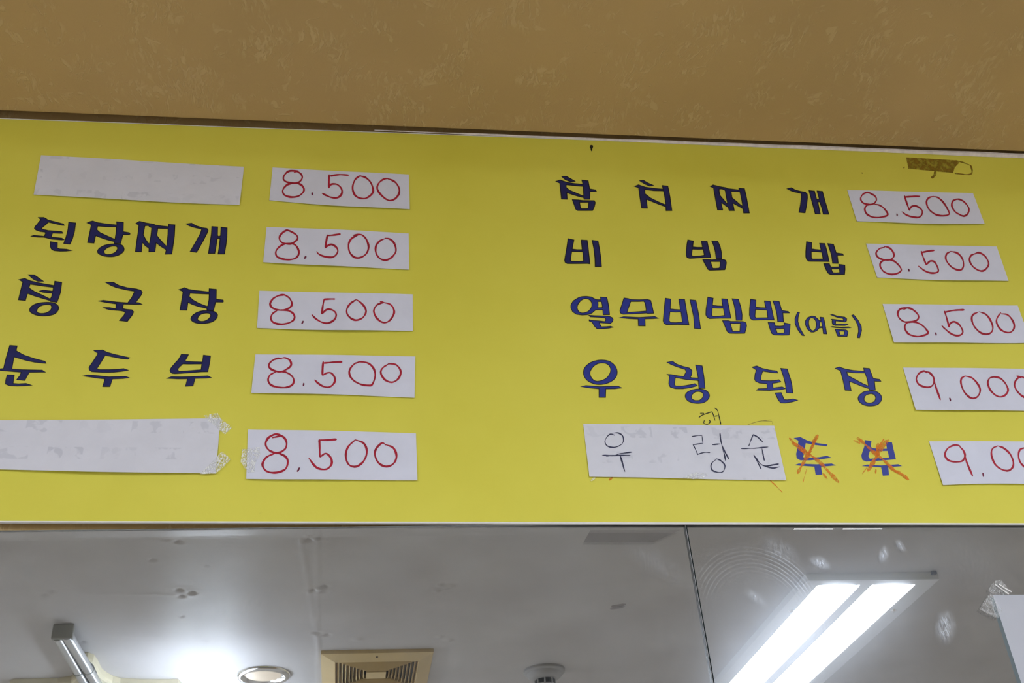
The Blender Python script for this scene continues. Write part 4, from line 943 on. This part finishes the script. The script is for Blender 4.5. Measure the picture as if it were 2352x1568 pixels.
# third lamp, added out of view for more light from the left
def added_lamp(cx, cy, label):
    t = thing('ceiling_lamp', label, 'ceiling lamp', (cx, cy, CEIL - H))
    mb = MB(); mb.box((cx - 0.19, cy - 0.62, CEIL - 0.014), (cx + 0.19, cy + 0.62, CEIL - 0.0003))
    for u0, u1 in ((-0.19, -0.14), (-0.02, 0.02), (0.14, 0.19)): mb.box((cx + u0, cy - 0.62, CEIL - H), (cx + u1, cy + 0.62, CEIL - 0.014))
    mb.build('housing', 'housing', t)
    for u0, u1 in ((-0.138, -0.022), (0.022, 0.138)):
        mb = MB(); mb.box((cx + u0, cy - 0.60, CEIL - H + 0.002), (cx + u1, cy + 0.60, CEIL - H + 0.008)); mb.build('diffuser', 'lamp', t)
added_lamp(-1.55, -2.7, 'added twin-strip ceiling lamp out of view, lighting the room from the left')

# ------------------------------------------------------------------ ceiling vent (four-way diffuser)
vl, vr = on_ceiling(737, 1503, 0.012), on_ceiling(996, 1498, 0.012)
vx0, vx1, vy = vl[0], vr[0], 0.5 * (vl[1] + vr[1]); vw = vx1 - vx0
cx, cy = (vx0 + vx1) / 2, vy - vw / 2
vent = thing('ceiling_vent', 'beige square ceiling vent with nested louvres', 'ceiling vent', (cx, cy, CEIL - 0.012))
def ring(mb, r0, z0, r1, z1, thick=0.0016):
    """square band between half-widths r0 (at z0) and r1 (at z1), with thickness"""
    v = []
    for r, z in ((r0, z0), (r1, z1), (r1 - 0.0004, z1 + thick), (r0 - 0.0004, z0 + thick)):
        v += [(cx - r, cy - r, z), (cx + r, cy - r, z), (cx + r, cy + r, z), (cx - r, cy + r, z)]
    f = []
    for j in range(4):
        for k in range(4): f.append((j * 4 + k, j * 4 + (k + 1) % 4, ((j + 1) % 4) * 4 + (k + 1) % 4, ((j + 1) % 4) * 4 + k))
    mb.add(v, f)
hw = vw / 2; z0 = CEIL - 0.0004
mb = MB(); ring(mb, hw, z0, hw, z0 - 0.010); ring(mb, hw, z0 - 0.010, hw - 0.040, z0 - 0.022, 0.003); ring(mb, hw - 0.040, z0 - 0.022, hw - 0.042, z0 - 0.004)
mb.build('frame', 'cream', vent)
mb = MB(); mb.box((cx - hw + 0.03, cy - hw + 0.03, z0 - 0.003), (cx + hw - 0.03, cy + hw - 0.03, z0)); mb.build('duct_plate', 'black', vent)
r_in = hw - 0.044; nl_ = 8; rc = 0.033
for k in range(nl_):
    r = r_in - (r_in - rc) * k / nl_
    mb = MB(); ring(mb, r, z0 - 0.005, r - 0.0075, z0 - 0.020, 0.0018); mb.build('louver', 'cream', vent)
mb = MB(); mb.box((cx - rc + 0.004, cy - rc + 0.004, z0 - 0.022), (cx + rc - 0.004, cy + rc - 0.004, z0 - 0.017)); mb.build('centre_plate', 'cream', vent)
sc = on_ceiling(866, 1507, 0.014)
mb = MB(); mb.lathe((sc[0], sc[1], z0 - 0.0145), [(0.0001, -0.003), (0.003, -0.002), (0.004, 0.002)], 12); mb.build('screw', 'black', vent)

# ------------------------------------------------------------------ round downlight
dl, dr = on_ceiling(543, 1553, 0.006), on_ceiling(667, 1553, 0.006)
dcx, dcy, drad = (dl[0] + dr[0]) / 2, (dl[1] + dr[1]) / 2, (dr[0] - dl[0]) / 2
dn = thing('downlight', 'round downlight with chrome ring and unlit beige lens', 'downlight', (dcx, dcy, CEIL - 0.01))
mb = MB(); mb.lathe((dcx, dcy, CEIL), [(drad, -0.0004), (drad * 0.99, -0.006), (drad * 0.93, -0.011), (drad * 0.84, -0.012), (drad * 0.76, -0.009), (drad * 0.70, -0.003), (drad * 0.68, -0.0006)], 48); mb.build('ring', 'chrome', dn, True)
mb = MB(); mb.lathe((dcx, dcy, CEIL), [(0.0001, -0.007), (drad * 0.4, -0.0065), (drad * 0.66, -0.004), (drad * 0.69, -0.001)], 40); mb.build('lens', 'lens', dn, True)

# ------------------------------------------------------------------ smoke detector
sl_, sr_ = on_ceiling(1204, 1546, 0.01), on_ceiling(1297, 1546, 0.01)
scx, scy, srad = (sl_[0] + sr_[0]) / 2, (sl_[1] + sr_[1]) / 2, (sr_[0] - sl_[0]) / 2
sd = thing('smoke_detector', 'small grey round smoke detector with black slotted head', 'smoke detector', (scx, scy, CEIL - 0.02))
mb = MB(); mb.lathe((scx, scy, CEIL), [(srad, -0.0004), (srad, -0.007), (srad * 0.96, -0.010), (srad * 0.80, -0.012)], 36); mb.build('base', 'grey', sd, True)
mb = MB(); mb.lathe((scx, scy, CEIL), [(srad * 0.86, -0.011), (srad * 0.82, -0.020), (srad * 0.62, -0.030), (srad * 0.45, -0.031)], 36); mb.build('body', 'grey', sd, True)
mb = MB(); mb.lathe((scx, scy, CEIL), [(srad * 0.46, -0.030), (srad * 0.45, -0.044), (0.0001, -0.045)], 24); mb.build('head', 'black', sd, True)
for k in range(8):
    an = 2 * math.pi * k / 8 + 0.2; r = srad * 0.475
    mb = MB(); mb.tube((scx + r * math.cos(an), scy + r * math.sin(an), CEIL - 0.030), (scx + r * math.cos(an), scy + r * math.sin(an), CEIL - 0.047), 0.0022, 8); mb.build('rib', 'grey', sd)
mb = MB(); mb.lathe((scx, scy, CEIL), [(srad * 0.49, -0.046), (srad * 0.49, -0.050), (0.0001, -0.051)], 24); mb.build('cap', 'grey', sd, True)

# ------------------------------------------------------------------ metal tubes and cream housing by the left end
T0 = (0, 1400, 5.2267)
tp = lambda x, y, d: on_ceiling(T0[0] + x / T0[2], T0[1] + y / T0[2], d)
ra = tp(690, 320, 0.030); rb = tp(950, 760, 0.030); ra2 = tp(805, 300, 0.030); rb2 = tp(1060, 720, 0.030)
tubes = thing('tube_pair', 'pair of grey metal tubes with a flat end bracket along the ceiling', 'metal tubes', (ra[0], ra[1], CEIL - 0.03))
def ext(a, b, L): d = (b - a) / np.linalg.norm(b - a); return a + d * L
for a, b, r in ((ra, rb, 0.013), (ra2, rb2, 0.014)):
    a = np.array((a[0], a[1], CEIL - 0.030)); b = np.array((b[0], b[1], CEIL - 0.030))
    mb = MB(); mb.tube(a, ext(a, b, 0.62), r, 20); tb = mb.build('tube', 'alu', tubes, True)
    j = ext(a, b, 0.27); j2 = ext(a, b, 0.276)
    mb = MB(); mb.tube(j, j2, r + 0.0012, 20); mb.build('joint_ring', 'bracket', tb)
e0, e1 = tp(645, 235, 0.012), tp(825, 235, 0.012)
mb = MB(); mb.box((min(e0[0], ra[0] - 0.013), ra[1] - 0.004, CEIL - 0.040), (max(e1[0], ra2[0] + 0.014), ra[1] + 0.012, CEIL - 0.0005)); mb.build('end_bracket', 'bracket', tubes, False, 0.003)
outline = [(60,1120),(120,850),(160,828),(420,822),(700,815),(860,790),(930,720),(960,560),(985,505),(1060,510),(1130,535),(1175,600),(1215,690),(1270,740),(1360,790),(1450,815),(1700,830),(2000,832),(2140,828),(2200,900),(2200,1120)]
P = [tp(x, y, 0.0) for x, y in outline]
hs = thing('ceiling_unit', 'cream plastic ceiling unit with a slotted neck around the metal tubes', 'ceiling unit', (float(np.mean([p[0] for p in P])), float(np.mean([p[1] for p in P])), CEIL - 0.03))
yback = min(p[1] for p in P) - 0.35
poly = [(p[0], p[1]) for p in P]; poly = [(poly[0][0], yback)] + poly + [(poly[-1][0], yback)]
# drop unit by extruding its outline, bottom slightly smaller for a rounded lip
cxy = np.mean(np.array(poly), 0)
def inset(poly, d):
    out = []; n = len(poly)
    for i in range(n):
        a = np.array(poly[i - 1]); b = np.array(poly[i]); c = np.array(poly[(i + 1) % n])
        d1 = b - a; d2 = c - b; d1 = d1 / (np.linalg.norm(d1) + 1e-9); d2 = d2 / (np.linalg.norm(d2) + 1e-9)
        n_ = np.array([d1[1] + d2[1], -(d1[0] + d2[0])]); l = np.linalg.norm(n_); n_ = n_ / l if l > 0.2 else np.array([d1[1], -d1[0]])
        out.append(tuple(b + n_ * d))
    return out
area = sum(poly[i - 1][0] * poly[i][1] - poly[i][0] * poly[i - 1][1] for i in range(len(poly)))
sg = -1 if area > 0 else 1
layers = [(0.0, 0.0004), (0.0, 0.016), (0.002, 0.021), (0.006, 0.024)]
V = []; Fc = []; n = len(poly)
for ins, dz in layers:
    for (x, y) in inset(poly, sg * ins): V.append((x, y, CEIL - dz))
for j in range(len(layers) - 1):
    for i in range(n): Fc.append((j * n + i, j * n + (i + 1) % n, (j + 1) * n + (i + 1) % n, (j + 1) * n + i))
tri = tessellate_polygon([[Vector((v[0], v[1], 0)) for v in V[-n:]]])
Fc += [tuple(i + (len(layers) - 1) * n for i in t3) for t3 in tri]
o = mesh_obj('shell', V, Fc, 'cream2', hs)
bm = bmesh.new(); bm.from_mesh(o.data); bmesh.ops.recalc_face_normals(bm, faces=bm.faces); bm.to_mesh(o.data); bm.free()
slot_dark_plate = [tp(x, y, 0.0248) for x, y in ((960, 600), (1060, 610), (1120, 660), (1165, 760), (1175, 900), (1175, 1300), (945, 1300), (950, 760))]
V = [(p[0], p[1], CEIL - 0.0244) for p in slot_dark_plate] + [(p[0], p[1], CEIL - 0.0250) for p in slot_dark_plate]; n = len(slot_dark_plate)
Fc = [tuple(range(n)), tuple(range(2 * n - 1, n - 1, -1))] + [(i, (i + 1) % n, n + (i + 1) % n, n + i) for i in range(n)]
mesh_obj('slot_dark_plate', V, Fc, 'black', hs)  # thin black plate, painted darkness of the hole the tubes enter
